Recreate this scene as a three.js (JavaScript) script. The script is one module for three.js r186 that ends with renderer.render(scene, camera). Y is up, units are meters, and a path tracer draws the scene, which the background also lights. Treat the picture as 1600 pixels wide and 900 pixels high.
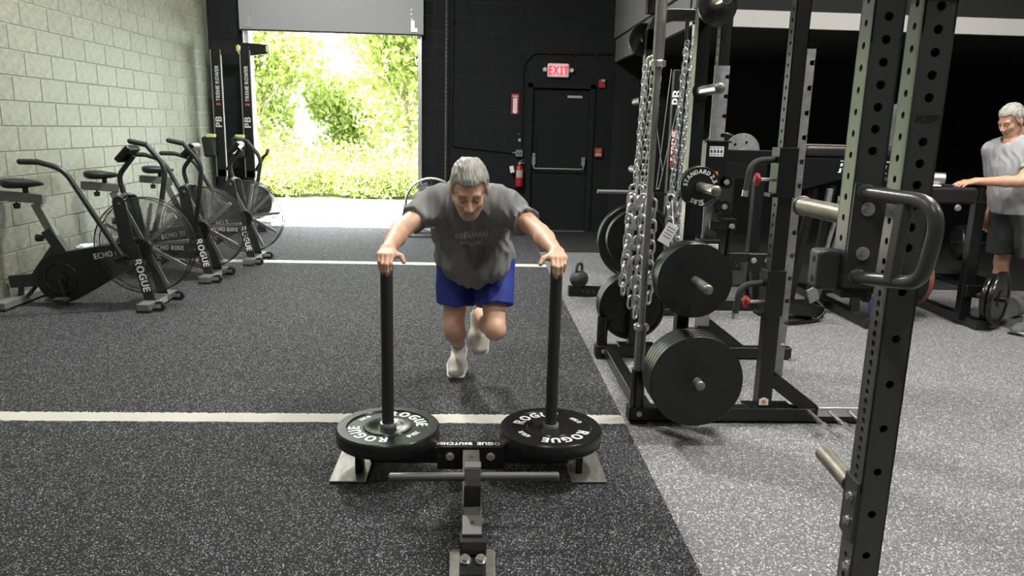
import * as THREE from 'three';
import { mergeGeometries, mergeVertices, toCreasedNormals } from 'three/addons/utils/BufferGeometryUtils.js';
import { RoundedBoxGeometry } from 'three/addons/geometries/RoundedBoxGeometry.js';
import { FontLoader } from 'three/addons/loaders/FontLoader.js';
import { TextGeometry } from 'three/addons/geometries/TextGeometry.js';
import { RectAreaLightUniformsLib } from 'three/addons/lights/RectAreaLightUniformsLib.js';
import { ImprovedNoise } from 'three/addons/math/ImprovedNoise.js';

// ---------- camera, sky, sun, lamps, exposure ----------
const scene = new THREE.Scene();
const FPX = 1165.06, PITCH = 0.20985, YAW = 0.05136, ROLL = 0.025215, EYE = 1.5;
const camera = new THREE.PerspectiveCamera(THREE.MathUtils.radToDeg(2 * Math.atan(450 / FPX)), 16 / 9, 0.05, 200);
{
  const cy = Math.cos(YAW), sy = Math.sin(YAW), cp = Math.cos(PITCH), sp = Math.sin(PITCH);
  const fwd = new THREE.Vector3(sy * cp, -sp, -cy * cp), r0 = new THREE.Vector3(cy, 0, sy), u0 = new THREE.Vector3().crossVectors(r0, fwd);
  const c = Math.cos(ROLL), s = Math.sin(ROLL);
  const right = r0.clone().multiplyScalar(c).addScaledVector(u0, s), up = u0.clone().multiplyScalar(c).addScaledVector(r0, -s);
  camera.quaternion.setFromRotationMatrix(new THREE.Matrix4().makeBasis(right, up, fwd.clone().negate()));
  camera.position.set(0, EYE, 0);
}
scene.add(camera);
const renderer = new THREE.WebGLRenderer({ antialias: true });
renderer.toneMapping = THREE.LinearToneMapping;
renderer.toneMappingExposure = 1.0;
renderer.shadowMap.enabled = true;
scene.background = new THREE.Color().setRGB(0.92, 0.98, 1.0);
scene.backgroundIntensity = 15;
const sun = new THREE.DirectionalLight(new THREE.Color().setRGB(1, 0.96, 0.86), 55);
sun.position.set(-14, 20, -9); sun.target.position.set(-2, 0, -16); sun.castShadow = true;
Object.assign(sun.shadow.camera, { left: -25, right: 25, top: 25, bottom: -25, near: 1, far: 80 }); sun.shadow.mapSize.set(2048, 2048);
scene.add(sun, sun.target);
RectAreaLightUniformsLib.init();
const CEIL = 5.2;
// square LED fittings hanging under the ceiling: [x, z, radiance]
const LAMPS = [[-1.4, -6.4, 150], [-2.4, -9.6, 20], [-2.6, -2.6, 20], [1.9, -2.8, 74], [3.9, -4.6, 80], [-0.6, 0.4, 22], [4.4, -1.0, 50]];
const LAMP_TINT = new THREE.Color().setRGB(1, 0.99, 0.93);

// ---------- helpers ----------
const V = (x, y, z) => new THREE.Vector3(x, y, z);
const used = new Map();
const numbered = (n) => { const k = used.get(n) ?? 0; used.set(n, k + 1); return k ? n + '_' + String(k).padStart(3, '0') : n; };
let seedState = 12345;
const rnd = () => { seedState = (seedState + 0x6d2b79f5) | 0; let t = Math.imul(seedState ^ (seedState >>> 15), 1 | seedState); t = (t + Math.imul(t ^ (t >>> 7), 61 | t)) ^ t; return ((t ^ (t >>> 14)) >>> 0) / 4294967296; };
const rr = (a, b) => a + (b - a) * rnd();
const noise = new ImprovedNoise();
const N3 = (x, y, z) => noise.noise(x, y, z);
const shadows = (o) => o.traverse((m) => { if (m.isMesh) { m.castShadow = true; m.receiveShadow = true; } });
function plain(g) {            // position, normal and uv only, not indexed, so that anything merges
  let k = g.index ? g.toNonIndexed() : g;
  for (const n of Object.keys(k.attributes)) if (!['position', 'normal', 'uv', 'color'].includes(n)) k.deleteAttribute(n);
  if (!k.attributes.uv) k.setAttribute('uv', new THREE.BufferAttribute(new Float32Array(k.attributes.position.count * 2), 2));
  if (!k.attributes.normal) k.computeVertexNormals();
  return k;
}
const merge = (gs) => { const l = [].concat(gs); return l.length === 1 ? l[0] : mergeGeometries(l.map(plain)); };
function mesh(name, gs, m, parent) {
  const o = new THREE.Mesh(merge(gs), m);
  o.name = parent ? name : numbered(name); (parent ?? scene).add(o); return o;
}
function thing(name, label, category, [x, y, z] = [0, 0, 0], turn = 0, group) {
  const o = new THREE.Group(); o.name = numbered(name); scene.add(o); o.position.set(x, y, z); o.rotation.y = turn;
  o.userData = { label, category }; if (group) o.userData.group = group; return o;
}
function tag(o, label, category, group) { o.userData = { label, category }; if (group) o.userData.group = group; return o; }
function struct(name, label, category) { const o = new THREE.Group(); o.name = numbered(name); scene.add(o); o.userData = { kind: 'structure', label, category }; return o; }
const at = (g, x, y, z) => g.translate(x, y, z);
const bx = (w, h, d, x = 0, y = 0, z = 0) => new THREE.BoxGeometry(w, h, d).translate(x, y, z);
const rb = (w, h, d, x = 0, y = 0, z = 0, r = 0.004, s = 2) => new RoundedBoxGeometry(w, h, d, s, Math.min(r, w / 2.01, h / 2.01, d / 2.01)).translate(x, y, z);
function orient(g, a, b) {     // a geometry along +y of length 1 stretched from a to b
  const d = b.clone().sub(a), L = d.length();
  const q = new THREE.Quaternion().setFromUnitVectors(V(0, 1, 0), d.clone().normalize());
  return g.scale(1, L, 1).applyQuaternion(q).translate((a.x + b.x) / 2, (a.y + b.y) / 2, (a.z + b.z) / 2);
}
const rod = (a, b, r, r2 = r, n = 16) => orient(new THREE.CylinderGeometry(r2, r, 1, n), V(...a), V(...b));
function beam(a, b, w, h, r = 0.004, roll = 0) {   // a rectangular bar from a to b: w across (horizontal), h the other way
  const A = V(...a), B = V(...b), d = B.clone().sub(A), L = d.length(); d.normalize();
  let side = new THREE.Vector3().crossVectors(V(0, 1, 0), d); if (side.lengthSq() < 1e-6) side = V(1, 0, 0); side.normalize();
  const up = new THREE.Vector3().crossVectors(d, side);
  const g = r > 0 ? new RoundedBoxGeometry(w, h, L, 1, Math.min(r, w / 2.1, h / 2.1)) : new THREE.BoxGeometry(w, h, L);
  if (roll) g.rotateZ(roll);
  return g.applyMatrix4(new THREE.Matrix4().makeBasis(side, up, d)).translate((A.x + B.x) / 2, (A.y + B.y) / 2, (A.z + B.z) / 2);
}
function bent(pts, rad, bend = 0.06, n = 12, cap = true) {   // a round tube through corner points with rounded bends
  const P = pts.map((p) => V(...p)), path = new THREE.CurvePath();
  let last = P[0];
  for (let i = 1; i < P.length - 1; i++) {
    const din = P[i].clone().sub(last), dout = P[i + 1].clone().sub(P[i]);
    const k = Math.min(bend, din.length() * 0.48, dout.length() * 0.48), a = P[i].clone().addScaledVector(din.normalize(), -k), b = P[i].clone().addScaledVector(dout.normalize(), k);
    if (a.distanceTo(last) > 1e-5) path.add(new THREE.LineCurve3(last, a));
    path.add(new THREE.QuadraticBezierCurve3(a, P[i].clone(), b)); last = b;
  }
  path.add(new THREE.LineCurve3(last, P[P.length - 1]));
  const pts2 = [];
  for (const c of path.curves) { const m = c.isLineCurve3 ? 1 : 7; for (let i = 0; i < m; i++) pts2.push(c.getPoint(i / m)); }
  pts2.push(P[P.length - 1]);
  return sweep(pts2, rad, n, cap);
}
function sweep(pts, rad, n = 10, cap = true, closed = false) {   // round tube through a list of Vector3, rad a number or function of t
  const m = pts.length, pos = [], idx = [], nor = [], uv = [];
  const T = pts.map((p, i) => (closed ? pts[(i + 1) % m].clone().sub(pts[(i + m - 1) % m]) : pts[Math.min(i + 1, m - 1)].clone().sub(pts[Math.max(i - 1, 0)])).normalize());
  let u = Math.abs(T[0].y) < 0.9 ? V(0, 1, 0) : V(1, 0, 0); u.addScaledVector(T[0], -u.dot(T[0])).normalize();
  const R = typeof rad === 'function' ? rad : () => rad;
  for (let i = 0; i < m; i++) {
    u.addScaledVector(T[i], -u.dot(T[i])).normalize(); const w = new THREE.Vector3().crossVectors(T[i], u), r = R(i / (m - 1));
    for (let j = 0; j <= n; j++) {
      const a = (j / n) * Math.PI * 2, nx = u.clone().multiplyScalar(Math.cos(a)).addScaledVector(w, Math.sin(a));
      pos.push(pts[i].x + nx.x * r, pts[i].y + nx.y * r, pts[i].z + nx.z * r); nor.push(nx.x, nx.y, nx.z); uv.push(j / n, i / m);
    }
  }
  const rows = closed ? m : m - 1;
  for (let i = 0; i < rows; i++) for (let j = 0; j < n; j++) { const a = i * (n + 1) + j, b = ((i + 1) % m) * (n + 1) + j; idx.push(a, a + 1, b, a + 1, b + 1, b); }
  if (cap && !closed) for (const [i, s] of [[0, -1], [m - 1, 1]]) {
    const c = pos.length / 3; pos.push(pts[i].x, pts[i].y, pts[i].z); nor.push(T[i].x * s, T[i].y * s, T[i].z * s); uv.push(0, 0);
    const base = pos.length / 3;
    for (let j = 0; j <= n; j++) { const k = (i * (n + 1) + j) * 3; pos.push(pos[k], pos[k + 1], pos[k + 2]); nor.push(T[i].x * s, T[i].y * s, T[i].z * s); uv.push(0, 0); }
    for (let j = 0; j < n; j++) s > 0 ? idx.push(c, base + j, base + j + 1) : idx.push(c, base + j + 1, base + j);
  }
  const g = new THREE.BufferGeometry();
  g.setAttribute('position', new THREE.Float32BufferAttribute(pos, 3)); g.setAttribute('normal', new THREE.Float32BufferAttribute(nor, 3)); g.setAttribute('uv', new THREE.Float32BufferAttribute(uv, 2));
  g.setIndex(idx); return g;
}
const lathe = (pts, n = 32) => toCreasedNormals(new THREE.LatheGeometry(pts.map(([x, y]) => new THREE.Vector2(x, y)), n), 0.6);
function outline(pts) { const s = new THREE.Shape(); pts.forEach(([x, y], i) => (i ? s.lineTo(x, y) : s.moveTo(x, y))); return s; }
function extrude(shape, depth, bevel = 0, curve = 12) {
  const g = new THREE.ExtrudeGeometry(shape, { depth: depth - 2 * bevel, bevelEnabled: bevel > 0, bevelSize: bevel, bevelThickness: bevel, bevelOffset: -bevel, bevelSegments: 2, curveSegments: curve });
  return g.translate(0, 0, -depth / 2 + bevel);
}
const hole = (s, x, y, r) => { const p = new THREE.Path(); p.absarc(x, y, r, 0, Math.PI * 2, true); s.holes.push(p); return s; };
const hex = (r, h) => new THREE.CylinderGeometry(r, r, h, 6);
// bolt head with washer, pointing along a direction
function bolt(p, dir, r = 0.009) {
  const d = V(...dir).normalize(), q = new THREE.Quaternion().setFromUnitVectors(V(0, 1, 0), d);
  const g = merge([new THREE.CylinderGeometry(r * 1.35, r * 1.35, 0.003, 14).translate(0, 0.0015, 0), hex(r, r * 0.8).translate(0, 0.003 + r * 0.4, 0)]);
  return g.applyQuaternion(q).translate(...p);
}

const FONT = await new FontLoader().loadAsync('fonts/droid/droid_sans_bold.typeface.json');
function text(str, size, depth = 0.0015, { track = 0, stretch = 1, slant = 0 } = {}) {   // centred flat letters in the xy plane, facing +z
  const gs = []; let x = 0;
  for (const ch of str) {
    if (ch === ' ') { x += size * 0.38; continue; }
    const g = new TextGeometry(ch, { font: FONT, size, depth, curveSegments: 4 }); g.computeBoundingBox();
    const b = g.boundingBox; g.translate(x - b.min.x, 0, 0); x += b.max.x - b.min.x + size * 0.12 + track; gs.push(g);
  }
  const g = merge(gs); g.computeBoundingBox(); const b = g.boundingBox;
  g.translate(-(b.min.x + b.max.x) / 2, -(b.min.y + b.max.y) / 2, 0).scale(stretch, 1, 1);
  if (slant) g.applyMatrix4(new THREE.Matrix4().makeShear(0, 0, slant, 0, 0, 0));
  return g;
}
// letters set round a circle of radius rad in the xz plane, lying flat, facing +y; centre angle in radians
function arcText(str, size, rad, centre, depth = 0.002, outward = true, step = 1.0) {
  const gs = [], items = []; let tot = 0;
  for (const ch of str) {
    if (ch === ' ') { items.push([null, size * 0.5]); tot += size * 0.5; continue; }
    const g = new TextGeometry(ch, { font: FONT, size, depth, curveSegments: 4 }); g.computeBoundingBox(); const b = g.boundingBox, w = (b.max.x - b.min.x);
    g.translate(-(b.min.x + b.max.x) / 2, -size * 0.37, 0); items.push([g, w + size * 0.14]); tot += w + size * 0.14;
  }
  let s = -tot / 2;
  for (const [g, w] of items) {
    const a = ((s + w / 2) * step) / rad; s += w; if (!g) continue;
    g.rotateX(-Math.PI / 2);                                      // flat: letter up = -z
    if (outward) { g.translate(0, 0, -rad); g.rotateY(-a); } else { g.translate(0, 0, rad); g.rotateY(a); }
    g.rotateY(centre); gs.push(g);
  }
  return merge(gs);
}

// ---------- materials ----------
const lin = (r, g, b) => new THREE.Color().setRGB(r, g, b);
const std = (r, g, b, roughness = 0.5, metalness = 0, more = {}) => new THREE.MeshStandardMaterial({ color: lin(r, g, b), roughness, metalness, ...more });
function dataTex(w, h, f, srgb = false, repeat = null) {
  const d = new Uint8Array(w * h * 4);
  for (let y = 0; y < h; y++) for (let x = 0; x < w; x++) { const c = f(x, y), k = (y * w + x) * 4; d[k] = c[0]; d[k + 1] = c[1]; d[k + 2] = c[2]; d[k + 3] = 255; }
  const t = new THREE.DataTexture(d, w, h); t.wrapS = t.wrapT = THREE.RepeatWrapping; t.magFilter = THREE.LinearFilter; t.minFilter = THREE.LinearMipmapLinearFilter; t.generateMipmaps = true;
  if (srgb) t.colorSpace = THREE.SRGBColorSpace; if (repeat) t.repeat.set(...repeat); t.needsUpdate = true; return t;
}
const wrapN = (x, y, s, p) => N3(x * s, y * s, p);
// specks: n little flakes stamped into a square field
function specks(size, base, lists) {
  const d = new Float32Array(size * size * 3);
  for (let i = 0; i < size * size; i++) { const v = base(i % size, (i / size) | 0); d[i * 3] = v[0]; d[i * 3 + 1] = v[1]; d[i * 3 + 2] = v[2]; }
  for (const { n, r0, r1, col, flat = 1 } of lists) for (let i = 0; i < n; i++) {
    const cx = rnd() * size, cy = rnd() * size, r = rr(r0, r1), a = rnd() * 3.14, ca = Math.cos(a), sa = Math.sin(a), c = col();
    const R = Math.ceil(r * 1.5), fl = rr(flat, 1);
    for (let y = -R; y <= R; y++) for (let x = -R; x <= R; x++) {
      const u = (x * ca + y * sa) / r, v = (-x * sa + y * ca) / (r * fl); if (u * u + v * v > 1) continue;
      const k = ((((cy + y) | 0) + size) % size * size + (((cx + x) | 0) + size) % size) * 3; d[k] = c[0]; d[k + 1] = c[1]; d[k + 2] = c[2];
    }
  }
  const t = dataTex(size, size, (x, y) => { const k = (y * size + x) * 3; return [d[k], d[k + 1], d[k + 2]].map((q) => Math.max(0, Math.min(255, q))); }, true);
  return t;
}
const grey = (a, b, w = 0) => { const v = rr(a, b); return [v, v, v + w]; };
const rubberTex = specks(2048, () => grey(98, 122, 1), [
  { n: 120000, r0: 1.5, r1: 3.6, col: () => grey(78, 150, 1) },
  { n: 42000, r0: 1.3, r1: 3.6, flat: 0.4, col: () => grey(165, 232) }]);
const turfTex = specks(2048, () => grey(6, 20, 1), [
  { n: 170000, r0: 1.2, r1: 3.6, flat: 0.25, col: () => grey(6, 46, 2) },
  { n: 125000, r0: 0.9, r1: 2.4, flat: 0.3, col: () => grey(85, 225, 6) }]);
const turfBump = dataTex(512, 512, () => { const v = rr(0, 255); return [v, v, v]; });
turfBump.repeat.set(5, 5);
const wallBump = dataTex(256, 256, (x, y) => { const v = 128 + 70 * N3(x / 9, y / 9, 3) + rr(-40, 40) - (rnd() > 0.993 ? 90 : 0); return [v, v, v].map((q) => Math.max(0, Math.min(255, q))); });
const grime = dataTex(256, 256, (x, y) => { const v = 205 + 34 * N3(x / 40, y / 60, 1) + 20 * N3(x / 8, y / 8, 2) + rr(-8, 8); return [v, v, v]; }, true);
const brushed = dataTex(256, 256, (x, y) => { const v = 190 + 50 * N3(x / 2.2, y / 80, 5) + rr(-14, 14); return [v, v, v]; }, true);
const scratch = dataTex(512, 512, (x, y) => { const v = 92 + 46 * N3(x / 60, y / 60, 8) + 30 * N3(x / 9, y / 30, 4) + rr(-10, 10); return [v, v, v]; });
const heather = dataTex(512, 512, (x, y) => { const v = 205 + 30 * N3(x / 2, y / 9, 2) + rr(-22, 22); return [v, v, v + 2].map((q) => Math.min(255, q)); }, true);
const dusty = specks(512, (x, y) => { const v = 158 + 46 * N3(x / 70, y / 70, 7) + 24 * N3(x / 12, y / 12, 2); return [v, v, v]; }, [{ n: 260, r0: 0.6, r1: 2, flat: 0.2, col: () => grey(200, 255) }]);
const M = {
  rubber: std(0.76, 0.75, 0.76, 0.82, 0, { map: rubberTex }),
  turf: std(0.92, 0.92, 0.95, 0.9, 0, { map: turfTex, bumpMap: turfBump, bumpScale: 0.004 }),
  line: std(0.86, 0.82, 0.74, 0.95, 0, { bumpMap: turfBump, bumpScale: 0.004 }),
  mat: std(0.012, 0.012, 0.012, 0.85, 0),
  mortar: std(0.34, 0.35, 0.29, 0.8),
  darkMortar: std(0.0045, 0.0055, 0.006, 0.7),
  darkWall: std(0.003, 0.0048, 0.0056, 0.9),
  black: std(0.003, 0.003, 0.0032, 0.85),
  ceil: std(0.012, 0.012, 0.013, 0.9),
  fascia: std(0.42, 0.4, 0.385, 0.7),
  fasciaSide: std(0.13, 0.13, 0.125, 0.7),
  doorPanel: std(0.3, 0.305, 0.32, 0.5),
  concrete: std(0.62, 0.6, 0.56, 0.9),
  powder: std(0.0065, 0.0065, 0.007, 0.3, 0, { roughnessMap: null }),
  powderRough: std(0.014, 0.014, 0.015, 0.62),
  gloss: std(0.007, 0.007, 0.007, 0.22),
  rep: std(0.07, 0.07, 0.071, 0.33, 0.0),
  repDark: std(0.05, 0.05, 0.051, 0.42),
  iron: std(0.016, 0.0165, 0.016, 0.36, 0.0, { map: dusty }),
  bumper: std(0.014, 0.014, 0.0145, 0.27),
  chrome: std(0.75, 0.74, 0.71, 0.22, 0.88),
  steel: std(0.62, 0.61, 0.58, 0.35, 0.75, { map: brushed }),
  zinc: std(0.62, 0.62, 0.62, 0.34, 0.85),
  galv: std(0.36, 0.36, 0.37, 0.55, 0.35, { map: grime }),
  wornSteel: std(0.42, 0.38, 0.33, 0.45, 0.8, { map: grime }),
  skid: std(0.4, 0.375, 0.33, 0.42, 0.5, { map: grime }),
  rawTube: std(0.11, 0.106, 0.1, 0.4, 0.3),
  white: std(0.8, 0.8, 0.8, 0.6),
  ink: std(0.02, 0.02, 0.02, 0.7),
  red: std(0.33, 0.015, 0.02, 0.35),
  alarmRed: std(0.32, 0.02, 0.025, 0.45),
  orange: std(0.75, 0.16, 0.03, 0.5),
  rubberBlack: std(0.012, 0.012, 0.012, 0.7),
  vinyl: std(0.014, 0.0135, 0.013, 0.38),
  grip: std(0.02, 0.02, 0.02, 0.75),
  bikeFrame: std(0.02, 0.0205, 0.021, 0.4),
  bikeGrey: std(0.13, 0.13, 0.125, 0.42),
  alu: std(0.5, 0.5, 0.5, 0.4, 0.9),
  wood: std(0.5, 0.3, 0.14, 0.6),
  grayPaint: std(0.2, 0.2, 0.2, 0.5),
  exitBody: std(0.42, 0.41, 0.38, 0.5),
  lime: std(0.5, 0.56, 0.22, 0.5),
  rust: std(0.2, 0.07, 0.035, 0.6),
};

// ---------- the building ----------
const XL = -3.8, ZB = -11.2, XR = 8, ZF = 4.2;
function floorBox(name, x0, x1, z0, z1, y0, y1, m, parent, tile = 2.4) {
  const g = bx(x1 - x0, y1 - y0, z1 - z0, (x0 + x1) / 2, (y0 + y1) / 2, (z0 + z1) / 2), p = g.attributes.position, u = g.attributes.uv;
  for (let i = 0; i < p.count; i++) u.setXY(i, p.getX(i) / tile, p.getZ(i) / tile);
  return mesh(name, g, m, parent);
}
const floor = struct('floor', 'gym floor of grey speckled rubber beside a black turf lane with white lines', 'floor');
floorBox('rubber_floor', XL - 0.2, XR + 0.2, ZB - 0.2, ZF + 0.2, -0.15, 0, M.rubber, floor);
floorBox('turf', XL, 0.8, ZB, ZF, 0, 0.006, M.turf, floor);
floorBox('threshold_slab', -3.27, -0.83, ZB - 0.2, ZB, 0, 0.004, M.concrete, floor);
floorBox('rubber_mat', 0.81, 2.0, ZB, -9.25, 0, 0.008, M.mat, floor);
floorBox('rubber_mat', 2.0, XR, ZB, -7.25, 0, 0.008, M.mat, floor);
for (const [z, w] of [[-3.685, 0.118], [-8.22, 0.15]]) {      // turf lines with ragged tufted edges
  const s = new THREE.Shape(), n = 460, x0 = XL, x1 = 0.8;
  for (let i = 0; i <= n; i++) { const x = x0 + ((x1 - x0) * i) / n, e = z - w / 2 + rr(-0.006, 0.006); i ? s.lineTo(x, -e) : s.moveTo(x, -e); }
  for (let i = n; i >= 0; i--) { const x = x0 + ((x1 - x0) * i) / n; s.lineTo(x, -(z + w / 2 + rr(-0.006, 0.006))); }
  const g = new THREE.ExtrudeGeometry(s, { depth: 0.006, bevelEnabled: false }).rotateX(-Math.PI / 2).translate(0, 0.005, 0);
  mesh('turf_line', g, M.line, floor);
}
// block walls: one mesh per block
const BW = 0.4064, BH = 0.2032, JOINT = 0.009;
const blockGeo = new RoundedBoxGeometry(BW - JOINT, BH - JOINT, 0.03, 1, 0.0035);
const wallTone = (k) => std(0.3 * k, 0.31 * k, 0.235 * k, 0.42, 0, { bumpMap: wallBump, bumpScale: 0.0012, map: grime });
const blockMats = [0.93, 1, 1.04, 0.98].map(wallTone);
const darkMats = [0.9, 1, 1.12].map((k) => std(0.003 * k, 0.0048 * k, 0.0056 * k, 0.9, 0, { bumpMap: wallBump, bumpScale: 0.0012 }));
// regions in (u, v) of the wall plane; place(o, u, v) puts a block centred there
function blocks(parent, regions, place, mats, rest = false, skip = null) {
  const gs = [];
  for (const [u0, u1, v0, v1] of regions) for (let r = Math.floor(v0 / BH); r * BH < v1; r++) {
    const off = (r & 1) * BW / 2;
    for (let c = Math.floor((u0 - off) / BW); c * BW + off < u1; c++) {
      const a = Math.max(u0, c * BW + off), b = Math.min(u1, (c + 1) * BW + off), lo = Math.max(v0, r * BH), hi = Math.min(v1, (r + 1) * BH);
      if (b - a < 0.03 || hi - lo < 0.03) continue;
      if (skip && skip((a + b) / 2, (lo + hi) / 2)) continue;
      const o = new THREE.Mesh(blockGeo, mats[Math.floor(rnd() * mats.length)]); o.name = 'block';
      o.scale.set((b - a - JOINT) / (BW - JOINT), (hi - lo - JOINT) / (BH - JOINT), 1); place(o, (a + b) / 2, (lo + hi) / 2);
      if (rest) { o.updateMatrix(); gs.push(plain(blockGeo.clone().applyMatrix4(o.matrix))); } else parent.add(o);
    }
  }
  if (rest) { const o = mesh('blocks', gs, mats[1], parent); o.userData.kind = 'stuff'; }
}
const wallL = struct('wall_left', 'pale grey-green painted concrete block wall behind the air bikes', 'wall');
mesh('mortar', bx(0.2, CEIL, ZF - ZB + 0.4, XL - 0.106, CEIL / 2, (ZF + ZB) / 2), M.mortar, wallL);
const putL = (o, u, v) => { o.position.set(XL - 0.015, v, u); o.rotation.y = Math.PI / 2; };
blocks(wallL, [[ZB, -5.28, 0, 3.4]], putL, blockMats);
blocks(wallL, [[-5.28, ZF, 0, CEIL], [ZB, -5.28, 3.4, CEIL]], putL, blockMats, true);

const wallB = struct('wall_back', 'black painted concrete block wall with the open overhead doorway and exit door', 'wall');
const OX0 = -3.27, OX1 = -0.83, OH = 3.5, DX0 = 0.77, DX1 = 1.69, DH = 2.13;
for (const [x0, x1, y0, y1] of [[XL - 0.2, OX0, 0, CEIL], [OX0, OX1, OH, CEIL], [OX1, DX0, 0, CEIL], [DX0, DX1, DH, CEIL], [DX1, XR + 0.2, 0, CEIL]])
  mesh('mortar', bx(x1 - x0, y1 - y0, 0.2, (x0 + x1) / 2, (y0 + y1) / 2, ZB - 0.106), M.darkMortar, wallB);
const putB = (o, u, v) => { o.position.set(u, v, ZB - 0.015); };
blocks(wallB, [[XL, OX0, 0, 3.6], [OX1, DX0, 0, 3.45], [DX0, DX1, DH, 3.45], [DX1, 2.0, 0, 3.45]], putB, darkMats);
const wallR = struct('wall_right', 'black side wall of the gym', 'wall');
mesh('panel', bx(0.2, CEIL, ZF - ZB + 0.4, XR + 0.1, CEIL / 2, (ZF + ZB) / 2), M.black, wallR);
const wallF = struct('wall_front', 'dark wall behind the camera', 'wall');
mesh('panel', bx(XR - XL + 0.4, CEIL, 0.2, (XR + XL) / 2, CEIL / 2, ZF + 0.1), M.grayPaint, wallF);
const ceiling = struct('ceiling', 'dark high gym ceiling', 'ceiling');
mesh('deck', bx(XR - XL + 0.4, 0.2, ZF - ZB + 0.4, (XR + XL) / 2, CEIL + 0.1, (ZF + ZB) / 2), M.ceil, ceiling);

// mezzanine in the far right corner with pale edge boards and a corner column
const mez = struct('trim_1', 'mezzanine deck with pale grey edge boards over the dark corner', 'mezzanine');
const MX = 1.98, MZ = -7.22, MY = 2.49;
mesh('deck', bx(XR - MX - 0.06, 0.12, MZ - ZB - 0.06, (XR + MX) / 2 + 0.03, MY + 0.1, (MZ + ZB) / 2 - 0.03), M.black, mez);
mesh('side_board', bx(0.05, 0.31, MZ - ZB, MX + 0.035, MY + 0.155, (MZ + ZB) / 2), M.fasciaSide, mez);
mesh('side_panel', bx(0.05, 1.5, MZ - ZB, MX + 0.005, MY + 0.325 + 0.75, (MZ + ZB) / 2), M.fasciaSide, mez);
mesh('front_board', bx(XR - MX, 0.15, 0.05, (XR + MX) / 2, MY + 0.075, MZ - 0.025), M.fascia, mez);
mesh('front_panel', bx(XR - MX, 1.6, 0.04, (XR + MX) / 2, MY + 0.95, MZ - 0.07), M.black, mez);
const col = struct('trim_2', 'pale grey square column under the mezzanine corner', 'column');
mesh('shaft', rb(0.1, MY, 0.1, MX + 0.06, MY / 2, MZ + 0.06), M.fascia, col);

// overhead door, raised, with tracks and hinges
const rd = struct('door_1', 'raised grey sectional overhead door in the bright doorway', 'door');
for (const [y0, y1] of [[2.775, 3.28], [3.287, 3.75]]) mesh('door_panel', rb(2.56, y1 - y0, 0.045, (OX0 + OX1) / 2, (y0 + y1) / 2, ZB + 0.085, 0.006), M.doorPanel, rd);
mesh('bottom_seal', bx(2.56, 0.018, 0.05, (OX0 + OX1) / 2, 2.766, ZB + 0.085), M.rubberBlack, rd);
for (const s of [-1, 1]) {
  const x = s < 0 ? OX0 + 0.02 : OX1 - 0.02;
  mesh('track', [bx(0.012, 3.75, 0.06, x - s * -0.045, 1.875, ZB + 0.045), bx(0.05, 3.75, 0.006, x - s * -0.02, 1.875, ZB + 0.016)], M.zinc, rd);
  mesh('jamb', [bx(0.03, OH, 0.23, s < 0 ? OX0 + 0.015 : OX1 - 0.015, OH / 2, ZB - 0.105)], M.doorPanel, rd);
  mesh('hinge', [bx(0.09, 0.05, 0.012, x - s * 0.05, 2.83, ZB + 0.113), rod([x - s * 0.005, 2.85, ZB + 0.11], [x - s * 0.1, 2.85, ZB + 0.11], 0.009), bx(0.05, 0.12, 0.008, x - s * 0.07, 2.9, ZB + 0.111)], M.zinc, rd);
  for (const dy of [0, 0.06, 0.12]) mesh('bolt', bx(0.014, 0.014, 0.012, x - s * 0.09, 2.98 + dy, ZB + 0.112), M.zinc, rd);
}
// exit door
const ed = struct('door_2', 'black steel exit door with a push bar under the exit sign', 'door');
mesh('door_leaf', rb(DX1 - DX0 - 0.09, DH - 0.06, 0.05, (DX0 + DX1) / 2, (DH - 0.06) / 2 + 0.01, ZB - 0.05, 0.004), M.darkWall, ed);
mesh('door_frame', [bx(0.07, DH + 0.03, 0.24, DX0 + 0.005, (DH + 0.03) / 2, ZB - 0.085), bx(0.07, DH + 0.03, 0.24, DX1 - 0.005, (DH + 0.03) / 2, ZB - 0.085), bx(DX1 - DX0 + 0.06, 0.07, 0.24, (DX0 + DX1) / 2, DH + 0.005, ZB - 0.085)], M.darkWall, ed);
mesh('threshold', bx(DX1 - DX0 - 0.08, 0.014, 0.12, (DX0 + DX1) / 2, 0.007, ZB - 0.01), M.alu, ed);
mesh('backing', bx(DX1 - DX0, DH, 0.04, (DX0 + DX1) / 2, DH / 2, ZB - 0.19), M.black, ed);
const pb = mesh('push_bar', bent([[0.85, 1.03, ZB - 0.01], [0.85, 0.94, ZB + 0.06], [1.59, 0.94, ZB + 0.06], [1.59, 1.03, ZB - 0.01]], 0.011, 0.03), M.alu, ed);
for (const x of [0.85, 1.59]) mesh('latch_case', rb(0.055, 0.13, 0.05, x, 1.05, ZB + 0.002, 0.01), M.grayPaint, pb);
mesh('name_plate', rb(0.22, 0.035, 0.006, 1.43, 1.985, ZB - 0.022, 0.002), M.exitBody, ed);
mesh('lock_cylinder', new THREE.CylinderGeometry(0.022, 0.022, 0.012, 14).rotateX(Math.PI / 2).translate(0.85, 1.14, ZB - 0.02), M.zinc, ed);

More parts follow.
